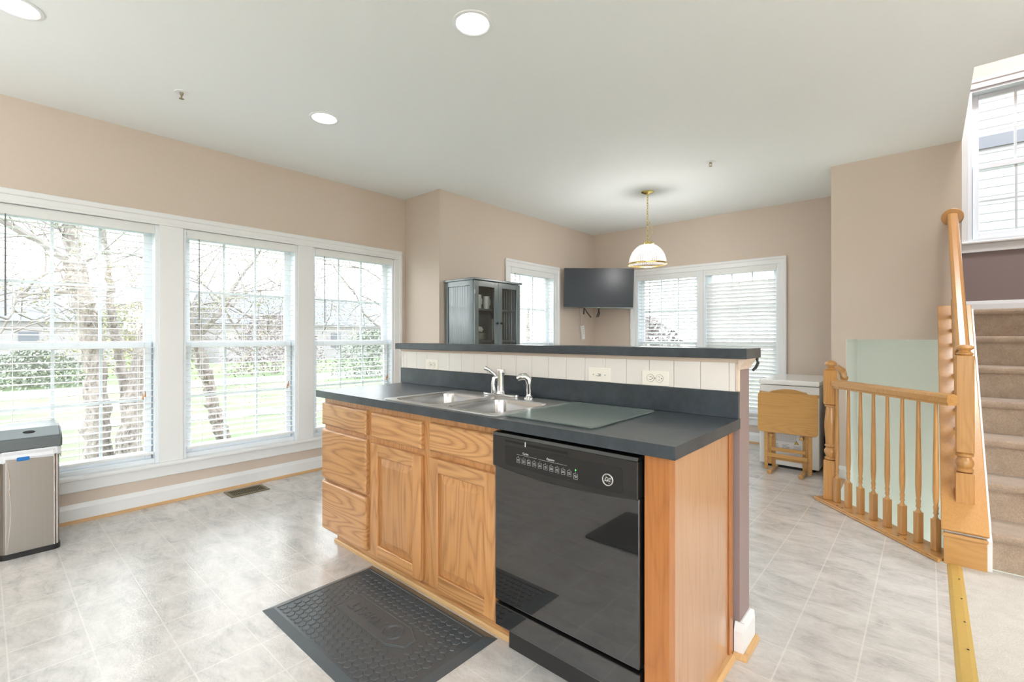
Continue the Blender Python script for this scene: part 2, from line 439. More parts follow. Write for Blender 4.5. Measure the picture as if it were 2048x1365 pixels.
def thing(name, label, cat, loc=(0, 0, 0), group=None):
    o = bpy.data.objects.new(name, None); COL.objects.link(o)
    o.location = loc; o.empty_display_size = 0.1
    return tag(o, label, cat, group)
def tag(o, label, cat, group=None, kind=None):
    o['label'] = label; o['category'] = cat
    if group: o['group'] = group
    if kind: o['kind'] = kind
    return o
def struct(o, label=None):
    o['kind'] = 'structure'
    if label: o['label'] = label
    return o

def text_mb(s, size, depth, mat4, bold=0.0):
    """lettering as a mesh, lying in local XY, moved by mat4"""
    cu = bpy.data.curves.new('lettering', 'FONT'); cu.body = s; cu.size = size; cu.extrude = depth; cu.offset = bold; cu.align_x = 'CENTER'; cu.align_y = 'CENTER'
    o = bpy.data.objects.new('lettering', cu); COL.objects.link(o)
    bpy.context.view_layer.update()
    me = bpy.data.meshes.new_from_object(o.evaluated_get(bpy.context.evaluated_depsgraph_get()))
    bpy.data.objects.remove(o); bpy.data.curves.remove(cu)
    mb = MB(); mb.b.from_mesh(me); bpy.data.meshes.remove(me)
    bmesh.ops.transform(mb.b, matrix=mat4, verts=mb.b.verts[:])
    return mb

def at_x(px, py, x):
    """point on the plane X = x along the sight line of photograph pixel (px, py)"""
    u, v = (px-1024)/FPX, -(py-HY)/FPX
    d = Vector((-math.sin(YAW)+u*math.cos(YAW), math.cos(YAW)+u*math.sin(YAW), v))
    return Vector((0, 0, EYE))+d*(x/d.x)

# ------------------------------------------------------------------ room dimensions
XL, YJ, XD, YB = -4.277, 3.07, -3.70, 6.0     # window wall, jog, dining side wall, back wall
H = 2.74
YS, XS = 4.95, -0.64                          # stair wall plane and its left corner
XO, YO = 0.19, 3.65                           # stair opening in the ceiling
NEAR, FARX = -3.0, 3.6                        # room behind the camera / to the right
LZ0, LZ1 = 0.31, 2.075                        # window opening heights
WIN = [(0.002, 0.877), (1.027, 1.902), (2.043, 2.925)]
DW = (4.14, 5.03)
BW = [(-3.02, -2.165), (-2.11, -1.274)]
SWX, SWZ = (0.275, 1.12), (2.11, 3.495)

# ------------------------------------------------------------------ floor, ceiling, walls
FLO = [(XL, NEAR), (0.10, NEAR), (0.10, 3.50), (0.06, 3.50), (-0.545, 4.20), (-0.545, YB), (XL, YB)]
mb = MB(); mb.fill([FLO], 0.0)
struct(mb.build('floor', 'floor'), 'grey marbled vinyl tile floor')
mb = MB(); mb.fill([FLO], -0.25)
for i in range(len(FLO)):
    a, b = FLO[i], FLO[(i+1) % len(FLO)]
    mb.quad((*a, -0.002), (*b, -0.002), (*b, -0.25), (*a, -0.25))
struct(mb.build('floor_edge', 'green'))
mb = MB(); mb.box(0.13, FARX, NEAR, 3.56, -0.05, 0.006)
struct(mb.build('floor_carpet', 'carpet'), 'pale beige carpet beside the vinyl floor')
mb = MB(); mb.prism([(0.075, 0), (0.135, 0), (0.135, 0.008), (0.12, 0.011), (0.09, 0.009), (0.078, 0.004)], 'y', NEAR, 3.50)
struct(mb.build('trim_1', 'gold_strip'), 'brass strip between vinyl and carpet')
mb = MB()
for i in range(9): mb.cyl((0.117, 3.3-i*0.24, 0.0095), (0.117, 3.3-i*0.24, 0.0125), 0.004, seg=8)
struct(mb.build('trim_2', 'black_dull'), 'dark nail heads in the brass strip')

LIGHTS = [(-1.628, 1.555), (-3.09, 1.557), (-3.09, 0.103)]
LIGHTS_ADDED = [(-1.628, 0.103), (-1.628, -1.35), (-3.09, -1.35), (-0.17, 0.103), (-0.17, -1.35), (1.8, -0.6), (1.8, 1.2)]  # unseen recessed lights, added to fill the room evenly
circ = lambda c, r, n=32: [(c[0]+r*math.cos(2*PI*k/n), c[1]+r*math.sin(2*PI*k/n)) for k in range(n)]
CEI = [(XL, NEAR), (FARX, NEAR), (FARX, YO), (XO, YO), (XO, YS), (XO, YB), (XL, YB)]
mb = MB(); mb.fill([CEI]+[circ(c, 0.078) for c in LIGHTS+LIGHTS_ADDED], H)
for f in mb.b.faces:
    if f.normal.z > 0: f.normal_flip()
struct(mb.build('ceiling', 'ceiling', smooth=False), 'white ceiling')
mb = MB()
mb.box(XL, XO, NEAR, YB, H+0.16, H+0.32); mb.box(XO, FARX, NEAR, YO, H+0.16, H+0.32)
mb.box(XO-0.02, XO, YO, YS, H+0.003, H+0.16); mb.box(XO, FARX, YO-0.02, YO, H+0.003, H+0.16)
struct(mb.build('ceiling_upper_floor', 'ceiling', smooth=False))

T = 0.14
mb = MB(); mb.grid_holes('x', (NEAR, YJ+0.02), (-0.3, H), [(a, b, LZ0, LZ1) for a, b in WIN], XL-T, XL)
struct(mb.build('wall_left', 'wall', smooth=False), 'taupe wall with three tall windows')
mb = MB(); mb.box(XL, XD-0.0, YJ, YJ+0.011, 0, H); mb.box(XL, XD-T, YJ+0.011, YJ+0.12, 0, H)
struct(mb.build('wall_jog', 'wall', smooth=False))
mb = MB(); mb.grid_holes('x', (YJ+0.01, YB+T), (-0.3, H), [(DW[0], DW[1], LZ0, LZ1)], XD-T, XD)
struct(mb.build('wall_dining', 'wall', smooth=False))
mb = MB(); mb.grid_holes('y', (XD, XS), (-0.3, H), [(a, b, LZ0, LZ1) for a, b in BW], YB, YB+T)
struct(mb.build('wall_back', 'wall', smooth=False))
# stair wall: header above the low opening, pier at its left end, returns
mb = MB()
mb.box(XS, -0.533, YS, YB+T, 0, H)
mb.box(-0.533, XO, YS, YS+0.12, 1.222, H)
struct(mb.build('wall_stair', 'wall', smooth=False))
mb = MB(); mb.box(XS, -0.533, 3.1, YB, -4.6, -0.26); mb.box(-0.533, -0.530, YS, 5.75, -4.6, 1.222)
struct(mb.build('wall_well_left', 'green', smooth=False))
mb = MB(); mb.box(-0.56, 0.24, 5.75, 5.85, -4.6, 1.24)
struct(mb.build('wall_well_back', 'green', smooth=False))
mb = MB(); mb.box(-0.53, 0.19, YS+0.121, 5.75, 1.224, 1.24)
struct(mb.build('ceiling_well', 'green', smooth=False))
mb = MB(); mb.grid_holes('y', (XO-0.12, 1.34), (1.4, 3.578), [(SWX[0], SWX[1], SWZ[0], SWZ[1])], YB, YB+T)
struct(mb.build('wall_stairwell_back', 'mauve', smooth=False))
mb = MB(); mb.box(XO-0.12, 1.34, YB, YB+T, 3.578, 5.2)  # back wall above the casing, in a paler colour than below
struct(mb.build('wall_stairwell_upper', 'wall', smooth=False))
mb = MB(); mb.box(XO-0.12, XO, YS+0.12, YB, 1.46, 5.2)
struct(mb.build('wall_stairwell_left', 'mauve', smooth=False))
mb = MB(); mb.box(XS, 1.34, 3.0, 3.1, -4.6, -0.26); mb.box(XS, 1.34, 3.0, YB, -4.7, -4.6); mb.box(1.2, 1.34, 3.1, YB, -4.6, -0.06); mb.box(0.24, 1.34, 5.85, YB, -4.6, -0.06)
struct(mb.build('wall_lower_level', 'green', smooth=False))
mb = MB(); mb.box(1.2, 1.34, 3.545, YB, -0.04, H); mb.box(1.2, 1.34, YO+0.001, YB, H, 5.2)
struct(mb.build('wall_stairwell_right', 'mauve', smooth=False))
mb = MB(); mb.box(XO-0.12, 1.34, YO-0.3, YO, H+0.32, 5.2); mb.box(XO-0.12, XO, YO, YS+0.12, H+0.32, 5.2)
struct(mb.build('wall_upper_hall', 'wall', smooth=False))
mb = MB(); mb.box(XO-0.12, 1.34, YO-0.3, YB+T, 5.2, 5.3)
struct(mb.build('ceiling_stairwell', 'ceiling', smooth=False))
# rest of the room behind the camera
mb = MB(); mb.grid_holes('y', (XL, FARX), (0, H), [(0.6, 3.0, 0.1, 2.2)], NEAR-T, NEAR)
struct(mb.build('wall_near', 'wall', smooth=False))
mb = MB(); mb.grid_holes('x', (NEAR, 3.7), (0, H), [(-2.8, -0.15, 0.3, 2.2)], FARX, FARX+T)
struct(mb.build('wall_right', 'wall', smooth=False))
mb = MB(); mb.box(1.341, FARX, 3.56, 3.68, 0, H)
struct(mb.build('wall_living', 'wall', smooth=False))

# baseboards with oak shoe
def base_prof(z1=0.125, t=0.016): return [(0, 0), (t, 0), (t, z1-0.03), (t*0.55, z1-0.008), (t*0.3, z1), (0, z1)]
SHOE = [(0, 0), (0.03, 0), (0.03, 0.006), (0.026, 0.014), (0.018, 0.02), (0, 0.021)]
def base_along_y(n, x, y0, y1, s=1):
    mb = MB(); mb.prism([(x+s*a, b) for a, b in base_prof()], 'y', y0, y1); struct(mb.build('baseboard_'+n, 'trim'))
    mb = MB(); mb.prism([(x+s*a, b) for a, b in SHOE], 'y', y0, y1); struct(mb.build('baseboard_'+n+'_shoe', 'shoey'))
def base_along_x(n, y, x0, x1, s=-1):
    mb = MB(); mb.prism([(y+s*a, b) for a, b in base_prof()], 'x', x0, x1); struct(mb.build('baseboard_'+n, 'trim'))
    mb = MB(); mb.prism([(y+s*a, b) for a, b in SHOE], 'x', x0, x1); struct(mb.build('baseboard_'+n+'_shoe', 'shoe'))
base_along_y('left', XL, NEAR, YJ)
base_along_x('jog', YJ, XL+0.03, XD)
base_along_y('dining', XD, YJ+0.13, YB)
base_along_x('back', YB, XD+0.03, XS)
base_along_x('stair', YS, XS, -0.533)
mb = MB(); mb.prism([(YB-a, 1.46+b) for a, b in base_prof(0.11)], 'x', XO, 1.2); struct(mb.build('baseboard_landing', 'trim'))

# ------------------------------------------------------------------ windows
wn = [0]
def window(kind, plane, u0, u1, z0, z1, meet, label, cols=3, rows=2):
    """double-hung window in a wall: local u along the wall, d outward"""
    wn[0] += 1
    root = bpy.data.objects.new('window_%d' % wn[0], None); COL.objects.link(root)
    root.empty_display_size = 0.1
    struct(root, label)
    if kind == 'left': root.location = (plane, u0, z0); root.rotation_euler = (0, 0, PI/2)
    else: root.location = (u0, plane, z0)
    W, Hh, m = u1-u0, z1-z0, meet-z0
    def part(mb, name, mat, par):
        o = mb.build(name, mat); o.parent = par; return o
    f = MB()
    f.box(0, 0.022, 0.0, T, 0, Hh); f.box(W-0.022, W, 0.0, T, 0, Hh); f.box(0.022, W-0.022, 0, T, Hh-0.022, Hh); f.box(0.022, W-0.022, 0.03, T, 0, 0.03)
    f.box(0.022, 0.04, 0.098, 0.102, 0.03, Hh-0.022); f.box(W-0.04, W-0.022, 0.098, 0.102, 0.03, Hh-0.022)
    part(f, 'frame', 'vinyl', root)
    def sash(d, za, zb, bot, top):
        s = MB(); st = 0.042
        a, b = 0.03, W-0.03
        s.box(a, a+st, d-0.016, d+0.016, za, zb, 0.003); s.box(b-st, b, d-0.016, d+0.016, za, zb, 0.003)
        s.box(a+st, b-st, d-0.016, d+0.016, za, za+bot, 0.003); s.box(a+st, b-st, d-0.016, d+0.016, zb-top, zb, 0.003)
        gw = b-a-2*st
        for k in range(1, cols): s.box(a+st+gw*k/cols-0.009, a+st+gw*k/cols+0.009, d-0.004, d+0.004, za+bot, zb-top)
        gh = zb-top-za-bot
        for k in range(1, rows): s.box(a+st, b-st, d-0.0035, d+0.0035, za+bot+gh*k/rows-0.009, za+bot+gh*k/rows+0.009)
        so = part(s, 'sash', 'vinyl', root)
        p = MB(); p.box(a+st-0.004, b-st+0.004, d-0.0115, d-0.0085, za+bot-0.004, zb-top+0.004)
        part(p, 'pane', 'glass', so)
    sash(0.118, m-0.025, Hh-0.022, 0.035, 0.04)      # upper
    sash(0.084, 0.03, m+0.02, 0.055, 0.045)          # lower, nearer the room
    return root
for k, (a, b) in enumerate(WIN):
    window('left', XL, a, b, LZ0, LZ1, 1.185, ['tall double-hung window behind the trash can', 'tall double-hung window, middle of three', 'tall double-hung window beside the island'][k])
window('left', XD, DW[0], DW[1], LZ0, LZ1, 1.165, 'double-hung window right of the display cabinet')
window('back', YB, *BW[0], LZ0, LZ1, 1.165, 'double-hung window behind the television')
window('back', YB, *BW[1], LZ0, LZ1, 1.165, 'double-hung window with closed blind')
window('back', YB, *SWX, *SWZ, 2.80, 'double-hung window above the stair landing')

# casings
def casing_y(mb, x, y0, y1, za, zb, p=0.018):
    mb.box(x, x+p, y0, y1, za, zb, 0.004, 2)
ct = [2]
def trim(mb, label=None, mat='trim'):
    ct[0] += 1; return struct(mb.build('trim_%d' % ct[0], mat), label)
mb = MB()
A0, A1 = -0.10, 3.02
mb.box(XL, XL+0.016, A0+0.001, A1-0.001, LZ1-0.002, 2.164, 0.004); mb.box(XL, XL+0.026, A0, A1, 2.128, 2.165, 0.007, 2); mb.box(XL, XL+0.02, A0, A1, LZ1-0.002, LZ1+0.02, 0.004)
mb.box(XL, XL+0.016, WIN[2][1], A1, LZ0, LZ1, 0.004); mb.box(XL, XL+0.026, A1-0.035, A1, LZ0, 2.127, 0.007, 2)
mb.box(XL, XL+0.016, A0, WIN[0][0], LZ0, LZ1, 0.004)
for (a, b), (c, d) in zip(WIN, WIN[1:]): mb.box(XL, XL+0.016, b, c, LZ0, LZ1, 0.003)
mb.box(XL-0.03, XL+0.05, A0-0.02, A1+0.02, 0.285, LZ0+0.002, 0.008, 2)
mb.box(XL, XL+0.02, A0, A1, 0.205, 0.285, 0.005)
trim(mb, 'white casing around the three tall windows')
def casing_rect(kind, plane, u0, u1, z0, z1, c=0.09, label=None, mids=()):
    mb = MB(); s = 1 if kind == 'left' else -1
    def bx(a, b, p, za, zb, bev=0.004):
        if kind == 'left': mb.box(plane, plane+p, a, b, za, zb, bev)
        else: mb.box(a, b, plane-p, plane, za, zb, bev)
    bx(u0-c+0.001, u1+c-0.001, 0.016, z1, z1+c-0.001); bx(u0-c, u1+c, 0.026, z1+c-0.035, z1+c, 0.007)
    for a, b, o in ((u0-c, u0, 0), (u1, u1+c, 1)):
        bx(a, b, 0.016, z0, z1)
        if o: bx(b-0.035, b, 0.026, z0, z1+c-0.036, 0.007)
        else: bx(a, a+0.035, 0.026, z0, z1+c-0.036, 0.007)
    for a, b in mids: bx(a, b, 0.016, z0, z1)
    bx(u0-c-0.02, u1+c+0.02, 0.045, z0-0.025, z0, 0.007); bx(u0-c, u1+c, 0.02, z0-0.1, z0-0.025)
    trim(mb, label)
casing_rect('left', XD, DW[0], DW[1], LZ0, LZ1, label='white casing of the dining side window')
casing_rect('back', YB, BW[0][0], BW[1][1], LZ0, LZ1, mids=[(BW[0][1], BW[1][0])], label='white casing of the dining back windows', c=0.085)
casing_rect('back', YB, SWX[0], SWX[1], SWZ[0], SWZ[1], c=0.085, label='white casing of the stair window')

# blinds
def blind(kind, plane, u0, u1, zt, zb, tilt, label, wand_u=0.1, gap=0.0, lift=0.0):
    root = thing('window_blind', label, 'window blind')
    if kind == 'left': root.location = (plane, u0, 0); root.rotation_euler = (0, 0, PI/2)
    else: root.location = (u0, plane, 0)
    W = u1-u0; e = 0.026
    D = 0.032                                       # slat axis depth inside the opening
    def part(mb, name, mat, par=root):
        o = mb.build(name, mat); o.parent = par; return o
    h = MB(); h.box(e, W-e, 0.008, 0.06, zt-0.045, zt-0.002, 0.002); ho = part(h, 'headrail', 'slat')
    v = MB(); v.box(e-0.002, W-e+0.002, -0.004, 0.005, zt-0.07, zt-0.004, 0.003, 2)
    part(v, 'valance', 'slat')
    s = MB(); pitch = 0.0452
    z = zt-0.095-gap; n = 0; last = zb+0.045
    ca, sa = math.cos(tilt), math.sin(tilt)
    while z > last:
        prof = []
        for k in range(5):
            t = -0.024+0.012*k; hgt = 0.0022*(1-(t/0.024)**2)
            prof.append((t, hgt))
        pts = prof+[(t, hh-0.0024) for t, hh in prof[::-1]]
        pts = [(D+t*ca-hh*sa, z+t*sa+hh*ca) for t, hh in pts]
        s.prism(pts, 'x', e+0.003, W-e-0.003)
        z -= pitch
    part(s, 'slats', 'slat')
    b = MB(); b.box(e+0.003, W-e-0.003, D-0.025, D+0.025, zb, zb+0.018, 0.004, 2); part(b, 'bottom_rail', 'slat')
    c = MB()
    for u in (0.15*W, 0.5*W, 0.87*W):
        for dd in (D-0.026, D+0.026): c.box(u-0.0012, u+0.0012, dd-0.0008, dd+0.0008, zb+0.018, zt-0.045)
    part(c, 'ladder_cord', 'slat')
    if wand_u:
        q = MB(); q.tube([(wand_u, 0.0, zt-0.06), (wand_u, -0.006, zt-0.09), (wand_u, -0.007, zt-0.70)], [0.003, 0.0042, 0.0048], 8); part(q, 'tilt_wand', 'wand')
        p = MB(); uu = W-0.095
        p.tube([(uu, -0.003, zt-0.06), (uu, -0.005, zb+0.45)], 0.0011, 5); p.tube([(uu+0.012, -0.003, zt-0.06), (uu+0.012, -0.005, zb+0.47)], 0.0011, 5)
        po = part(p, 'pull_cord', 'slat')
        tl = MB(); tl.lathe((uu, -0.005, zb+0.41), [(0, 0.045), (0.003, 0.042), (0.007, 0.004), (0, 0)], 8); tl.lathe((uu+0.012, -0.005, zb+0.43), [(0, 0.045), (0.003, 0.042), (0.007, 0.004), (0, 0)], 8)
        part(tl, 'tassel', 'oaky', po)
    return root
blind('left', XL, *WIN[0], LZ1, 0.375, 0.03, 'open white slatted blind in the tall window behind the trash can', 0.1)
blind('left', XL, *WIN[1], LZ1, 0.375, 0.03, 'open white slatted blind in the middle tall window', 0.107)
blind('left', XL, *WIN[2], LZ1, 0.375, 0.03, 'open white slatted blind in the tall window next to the island', 0.113)
blind('left', XD, *DW, LZ1, 0.375, 0.03, 'open white blind in the window between display cabinet and television', 0.09)
blind('back', YB, *BW[0], LZ1, 0.375, -0.28, 'half-open white blind in the dining window partly behind the television', 0.2)
blind('back', YB, *BW[1], LZ1, 0.335, -0.95, 'closed white blind in the right half of the dining back window', None, 0.09)

# ------------------------------------------------------------------ kitchen island
YF = 1.352                                          # face of doors and drawers
YC = 1.377                                          # face frame
ZB, ZC, ZT = 0.103, 0.886, 0.9256                   # cabinet bottom, under counter, counter top
def door(parent, x0, x1, z0, z1):
    st = 0.062; y1 = YC-0.0005
    # raised panel: rises from a groove to a flat field
    a0, a1, b0, b1 = x0+st, x1-st, z0+st, z1-st
    m = MB(); g = 0.004; r = 0.042
    rings = [[(a0-0.002, b0-0.002), (a1+0.002, b0-0.002), (a1+0.002, b1+0.002), (a0-0.002, b1+0.002)], [(a0+g, b0+g), (a1-g, b0+g), (a1-g, b1-g), (a0+g, b1-g)],
             [(a0+r, b0+r), (a1-r, b0+r), (a1-r, b1-r), (a0+r, b1-r)]]
    ys = [YF+0.015, YF+0.015, YF+0.004]
    V = [[m.b.verts.new((p[0], y, p[1])) for p in ring] for ring, y in zip(rings, ys)]
    for A, B in zip(V, V[1:]):
        for k in range(4): m.b.faces.new((A[k], A[(k+1) % 4], B[(k+1) % 4], B[k]))
    m.b.faces.new(V[-1]); m.b.faces.new([m.b.verts.new((p[0], y1, p[1])) for p in rings[0]][::-1])
    bmesh.ops.recalc_face_normals(m.b, faces=m.b.faces[:])
    d = m.build('door', 'oakz', parent)
    for a, b in ((x0, x0+st), (x1-st, x1)):
        m = MB(); m.box(a, b, YF, y1, z0, z1, 0.003); m.build('stile', 'oakz', d)
    for a, b in ((z1-st, z1), (z0, z0+st)):
        m = MB(); m.box(x0+st, x1-st, YF, y1, a, b, 0.003); m.build('rail', 'oakx', d)
    return d
def drawer(parent, x0, x1, z0, z1, name='drawer'):
    m = MB(); m.box(x0, x1, YF, YC-0.0005, z0, z1, 0.0)
    # shaped front edge
    fr = [f for f in m.b.faces if f.calc_center_median().y < YF+0.001]
    bmesh.ops.bevel(m.b, geom=list({e for f in fr for e in f.edges}), offset=0.009, segments=2, profile=0.35, affect='EDGES')
    return m.build(name, 'oakx', parent)
XA, XB, XC = -2.722, -2.212, -1.2845
YK = 1.945
dc = thing('drawer_cabinet', 'oak drawer cabinet at the window end of the kitchen island', 'cabinet', (XA, YC, 0))
m = MB(); m.box(XA, XB, YC, YK, ZB, ZC-0.001); m.build('body', 'oakz', dc)
drawer(dc, XA+0.004, -2.238, 0.722, 0.853); drawer(dc, XA+0.004, -2.238, 0.405, 0.698); drawer(dc, XA+0.004, -2.238, 0.104, 0.390)
m = MB(); m.box(-2.69, XB, 1.438, YK, 0.0005, ZB); m.build('toe_board', 'oakx', dc)
sc = thing('sink_cabinet', 'oak sink cabinet with two doors beside the dishwasher', 'cabinet', (XB, YC, 0))
m = MB(); m.box(XB+0.0005, XC, YC, YC+0.02, ZB, ZC-0.001); m.box(XB+0.0005, XB+0.02, YC+0.02, YK, ZB, ZC-0.001); m.box(XC-0.02, XC, YC+0.02, YK, ZB, ZC-0.001)
m.box(XB+0.02, XC-0.02, YC+0.02, YK, ZB, ZB+0.018); m.build('body', 'oakz', sc)
drawer(sc, -2.185, -1.767, 0.720, 0.850, 'drawer_front'); drawer(sc, -1.705, -1.293, 0.725, 0.853, 'drawer_front')
door(sc, -2.185, -1.767, 0.107, 0.690); door(sc, -1.705, -1.288, 0.113, 0.696)
m = MB(); m.box(XB+0.0005, -1.262, 1.438, YK, 0.0005, ZB); m.build('toe_board', 'oakx', sc)
mb = MB(); mb.prism([(1.438-a*0.5, b) for a, b in SHOE], 'x', -2.70, -1.262); trim(mb, 'oak shoe molding under the island doors', 'shoe')

ep = thing('end_panel', 'oak end panel on the island right of the dishwasher', 'cabinet panel', (-0.6, 1.65, 0))
m = MB(); m.box(-0.655, -0.577, 1.356, 1.40, 0.0005, ZC-0.001); m.build('filler', 'oakfiller', ep)
m = MB(); m.box(-0.600, -0.578, 1.40, 1.94, 0.0005, ZC-0.001); m.build('panel', 'oakside', ep)
m = MB(); m.box(-0.578, -0.570, 1.905, 1.945, 0.0005, ZC-0.001, 0.002); m.build('edge_strip', 'oakfiller', ep)
mb = MB(); mb.prism([(-0.578+a*0.8, b) for a, b in SHOE], 'y', 1.356, 1.925); trim(mb, 'oak shoe molding under the end panel', 'shoey')

# countertop with sink cut-out
CX0, CX1, CY0, CY1 = -2.747, -0.549, 1.332, 1.965
SX0, SX1, SY0, SY1 = -2.094, -1.283, 1.356, 1.893
ctop = thing('countertop', 'dark slate laminate countertop on the island', 'countertop', (-1.65, 1.65, ZC))
m = MB(); m.grid_holes('z', (CX0, CX1), (CY0, CY1), [(SX0+0.03, SX1-0.03, SY0+0.025, SY1-0.085)], ZC, ZT); m.build('top', 'laminate', ctop, smooth=False)
m = MB(); m.box(-2.766, -0.552, 1.949, 1.9645, ZT, 1.029, 0.0015); m.build('backsplash', 'laminate', ctop)

# half wall behind, tiles, bar
mb = MB(); mb.box(-2.77, -0.552, 1.965, 2.092, 0, 1.158)
struct(mb.build('wall_island', 'mauve', smooth=False), 'half wall between kitchen island and dining area')
tl = MB(); tz0, tz1 = 1.0295, 1.143
seams = [-2.766, -2.744, -2.704]
while seams[-1]+0.1113 < -0.57: seams.append(seams[-1]+0.1113)
seams.append(-0.556)
for a, b in zip(seams, seams[1:]): tl.box(a+0.0012, b-0.0012, 1.9555, 1.965, tz0, tz1, 0.0015)
trim(tl, 'row of white glazed tiles above the backsplash', 'tile')
tl = MB(); tl.box(-2.766, -0.556, 1.9575, 1.9648, tz0, tz1); trim(tl, None, 'grout')
mb = MB(); mb.prism([(1.965, 1.143), (1.953, 1.143), (1.950, 1.150), (1.944, 1.1595), (1.965, 1.1595)], 'x', -2.772, -0.55)
mb.prism([(-0.552, 1.115), (-0.547, 1.117), (-0.544, 1.13), (-0.530, 1.148), (-0.527, 1.1595), (-0.552, 1.1595)], 'y', 1.945, 2.10)
mb.box(-0.566, -0.550, 1.9525, 1.966, 1.03, 1.143, 0.003)
trim(mb, 'cream molding under the bar top', 'primer')
bar = MB(); bar.box(-2.795, -0.515, 1.923, 2.123, 1.160, 1.1995, 0.0015)
tag(bar.build('bar_counter', 'laminate'), 'dark slate laminate bar ledge on the half wall', 'bar top')
mb = MB(); mb.prism([(-0.552+a, b) for a, b in base_prof(0.13, 0.018)], 'y', 1.9652, 2.0918); mb.prism([(1.965-a, b) for a, b in base_prof(0.13, 0.018)], 'x', -0.568, -0.534)
mb.prism([(2.092+a, b) for a, b in base_prof(0.13, 0.018)], 'x', -2.77, -0.534)
struct(mb.build('baseboard_island', 'trim'))
mb = MB(); mb.prism([(-0.552+a+0.004, b) for a, b in SHOE], 'y', 1.9652, 2.12); mb.prism([(1.965-a-0.004, b) for a, b in SHOE], 'x', -0.568, -0.518)
struct(mb.build('baseboard_island_shoe', 'shoey'))
hk = thing('bar_hook', 'small black hook under the end of the bar ledge', 'hook', (-0.53, 2.10, 1.13))
m = MB(); m.tube([(-0.526, 2.108, 1.1595), (-0.526, 2.108, 1.148)], 0.006, 8); m.build('post', 'black_dull', hk)
m = MB(); m.tube([(-0.526, 2.108, 1.150), (-0.523, 2.112, 1.138), (-0.530, 2.104, 1.118), (-0.538, 2.094, 1.108)], [0.004, 0.006, 0.006, 0.005], 8); m.build('claw', 'black_dull', hk)

# sink
sk = thing('kitchen_sink', 'stainless steel double-bowl sink set in the countertop', 'sink', (-1.69, 1.62, ZT))
B1 = (-2.048, -1.718, 1.392, 1.775); B2 = (-1.652, -1.325, 1.392, 1.775)
def rrect(x0, x1, y0, y1, r, n=6):
    pts = []
    for cx, cy, a in ((x1-r, y1-r, 0), (x0+r, y1-r, PI/2), (x0+r, y0+r, PI), (x1-r, y0+r, 1.5*PI)):
        for k in range(n+1): pts.append((cx+r*math.cos(a+PI/2*k/n), cy+r*math.sin(a+PI/2*k/n)))
    return pts
m = MB(); zr = ZT+0.0045
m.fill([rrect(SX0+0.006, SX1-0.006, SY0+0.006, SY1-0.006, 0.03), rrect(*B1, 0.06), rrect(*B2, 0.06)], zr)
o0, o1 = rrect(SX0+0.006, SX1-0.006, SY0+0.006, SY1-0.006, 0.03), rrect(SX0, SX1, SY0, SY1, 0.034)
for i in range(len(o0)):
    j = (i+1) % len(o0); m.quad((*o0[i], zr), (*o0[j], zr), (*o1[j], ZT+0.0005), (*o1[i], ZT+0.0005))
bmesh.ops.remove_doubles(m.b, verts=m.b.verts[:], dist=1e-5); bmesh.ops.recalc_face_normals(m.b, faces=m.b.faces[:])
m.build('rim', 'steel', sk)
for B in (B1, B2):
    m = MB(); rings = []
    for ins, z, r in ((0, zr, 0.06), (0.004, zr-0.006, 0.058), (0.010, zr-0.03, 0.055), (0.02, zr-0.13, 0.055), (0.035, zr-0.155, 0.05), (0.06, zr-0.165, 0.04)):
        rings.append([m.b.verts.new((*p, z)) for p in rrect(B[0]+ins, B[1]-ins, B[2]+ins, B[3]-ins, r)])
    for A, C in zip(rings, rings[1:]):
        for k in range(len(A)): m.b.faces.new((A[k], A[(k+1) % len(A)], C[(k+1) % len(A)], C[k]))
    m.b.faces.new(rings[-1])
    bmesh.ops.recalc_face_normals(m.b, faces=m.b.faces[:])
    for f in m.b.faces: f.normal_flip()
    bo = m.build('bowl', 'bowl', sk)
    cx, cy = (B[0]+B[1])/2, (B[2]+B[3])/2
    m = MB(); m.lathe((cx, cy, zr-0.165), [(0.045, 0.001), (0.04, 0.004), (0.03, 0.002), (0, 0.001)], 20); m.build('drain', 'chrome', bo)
fx, fy = -1.712, 1.845
fc = thing('faucet', 'chrome single-lever faucet on the sink ledge', 'faucet', (fx, fy, zr))
m = MB()
pl = []
for k in range(24):
    a = 2*PI*k/24; pl.append((fx+0.125*math.copysign(abs(math.cos(a))**0.7, math.cos(a)), fy+0.028*math.copysign(abs(math.sin(a))**0.7, math.sin(a))))
m.prism(pl, 'z', zr+0.0003, zr+0.012, 0.003); m.build('base_plate', 'chrome', fc)
m = MB(); m.lathe((fx, fy, zr+0.011), [(0.0, 0), (0.03, 0), (0.026, 0.012), (0.022, 0.02), (0.022, 0.105), (0.0235, 0.108), (0.0235, 0.125), (0.02, 0.131), (0, 0.132)], 24); m.build('body', 'chrome', fc)
m = MB(); m.tube([(fx-0.012, fy-0.008, zr+0.085), (fx-0.03, fy-0.02, zr+0.115), (fx-0.05, fy-0.04, zr+0.137), (fx-0.068, fy-0.055, zr+0.148)], [0.011, 0.009, 0.009, 0.012], 12)
m.build('lever', 'chrome', fc)
m = MB(); m.tube([(fx-0.014, fy-0.016, zr+0.1), (fx-0.022, fy-0.03, zr+0.094), (fx-0.024, fy-0.036, zr+0.06), (fx-0.022, fy-0.034, zr+0.015)], [0.013, 0.012, 0.011, 0.012], 12)
m.build('spout', 'chrome', fc)
sx_, sy_ = -1.515, 1.842
sp = thing('sink_sprayer', 'chrome side sprayer right of the faucet', 'sink sprayer', (sx_, sy_, zr))
m = MB(); m.lathe((sx_, sy_, zr+0.0003), [(0, 0), (0.026, 0), (0.025, 0.005), (0.017, 0.012), (0.014, 0.018), (0.014, 0.024), (0, 0.024)], 20); m.build('collar', 'chrome', sp)
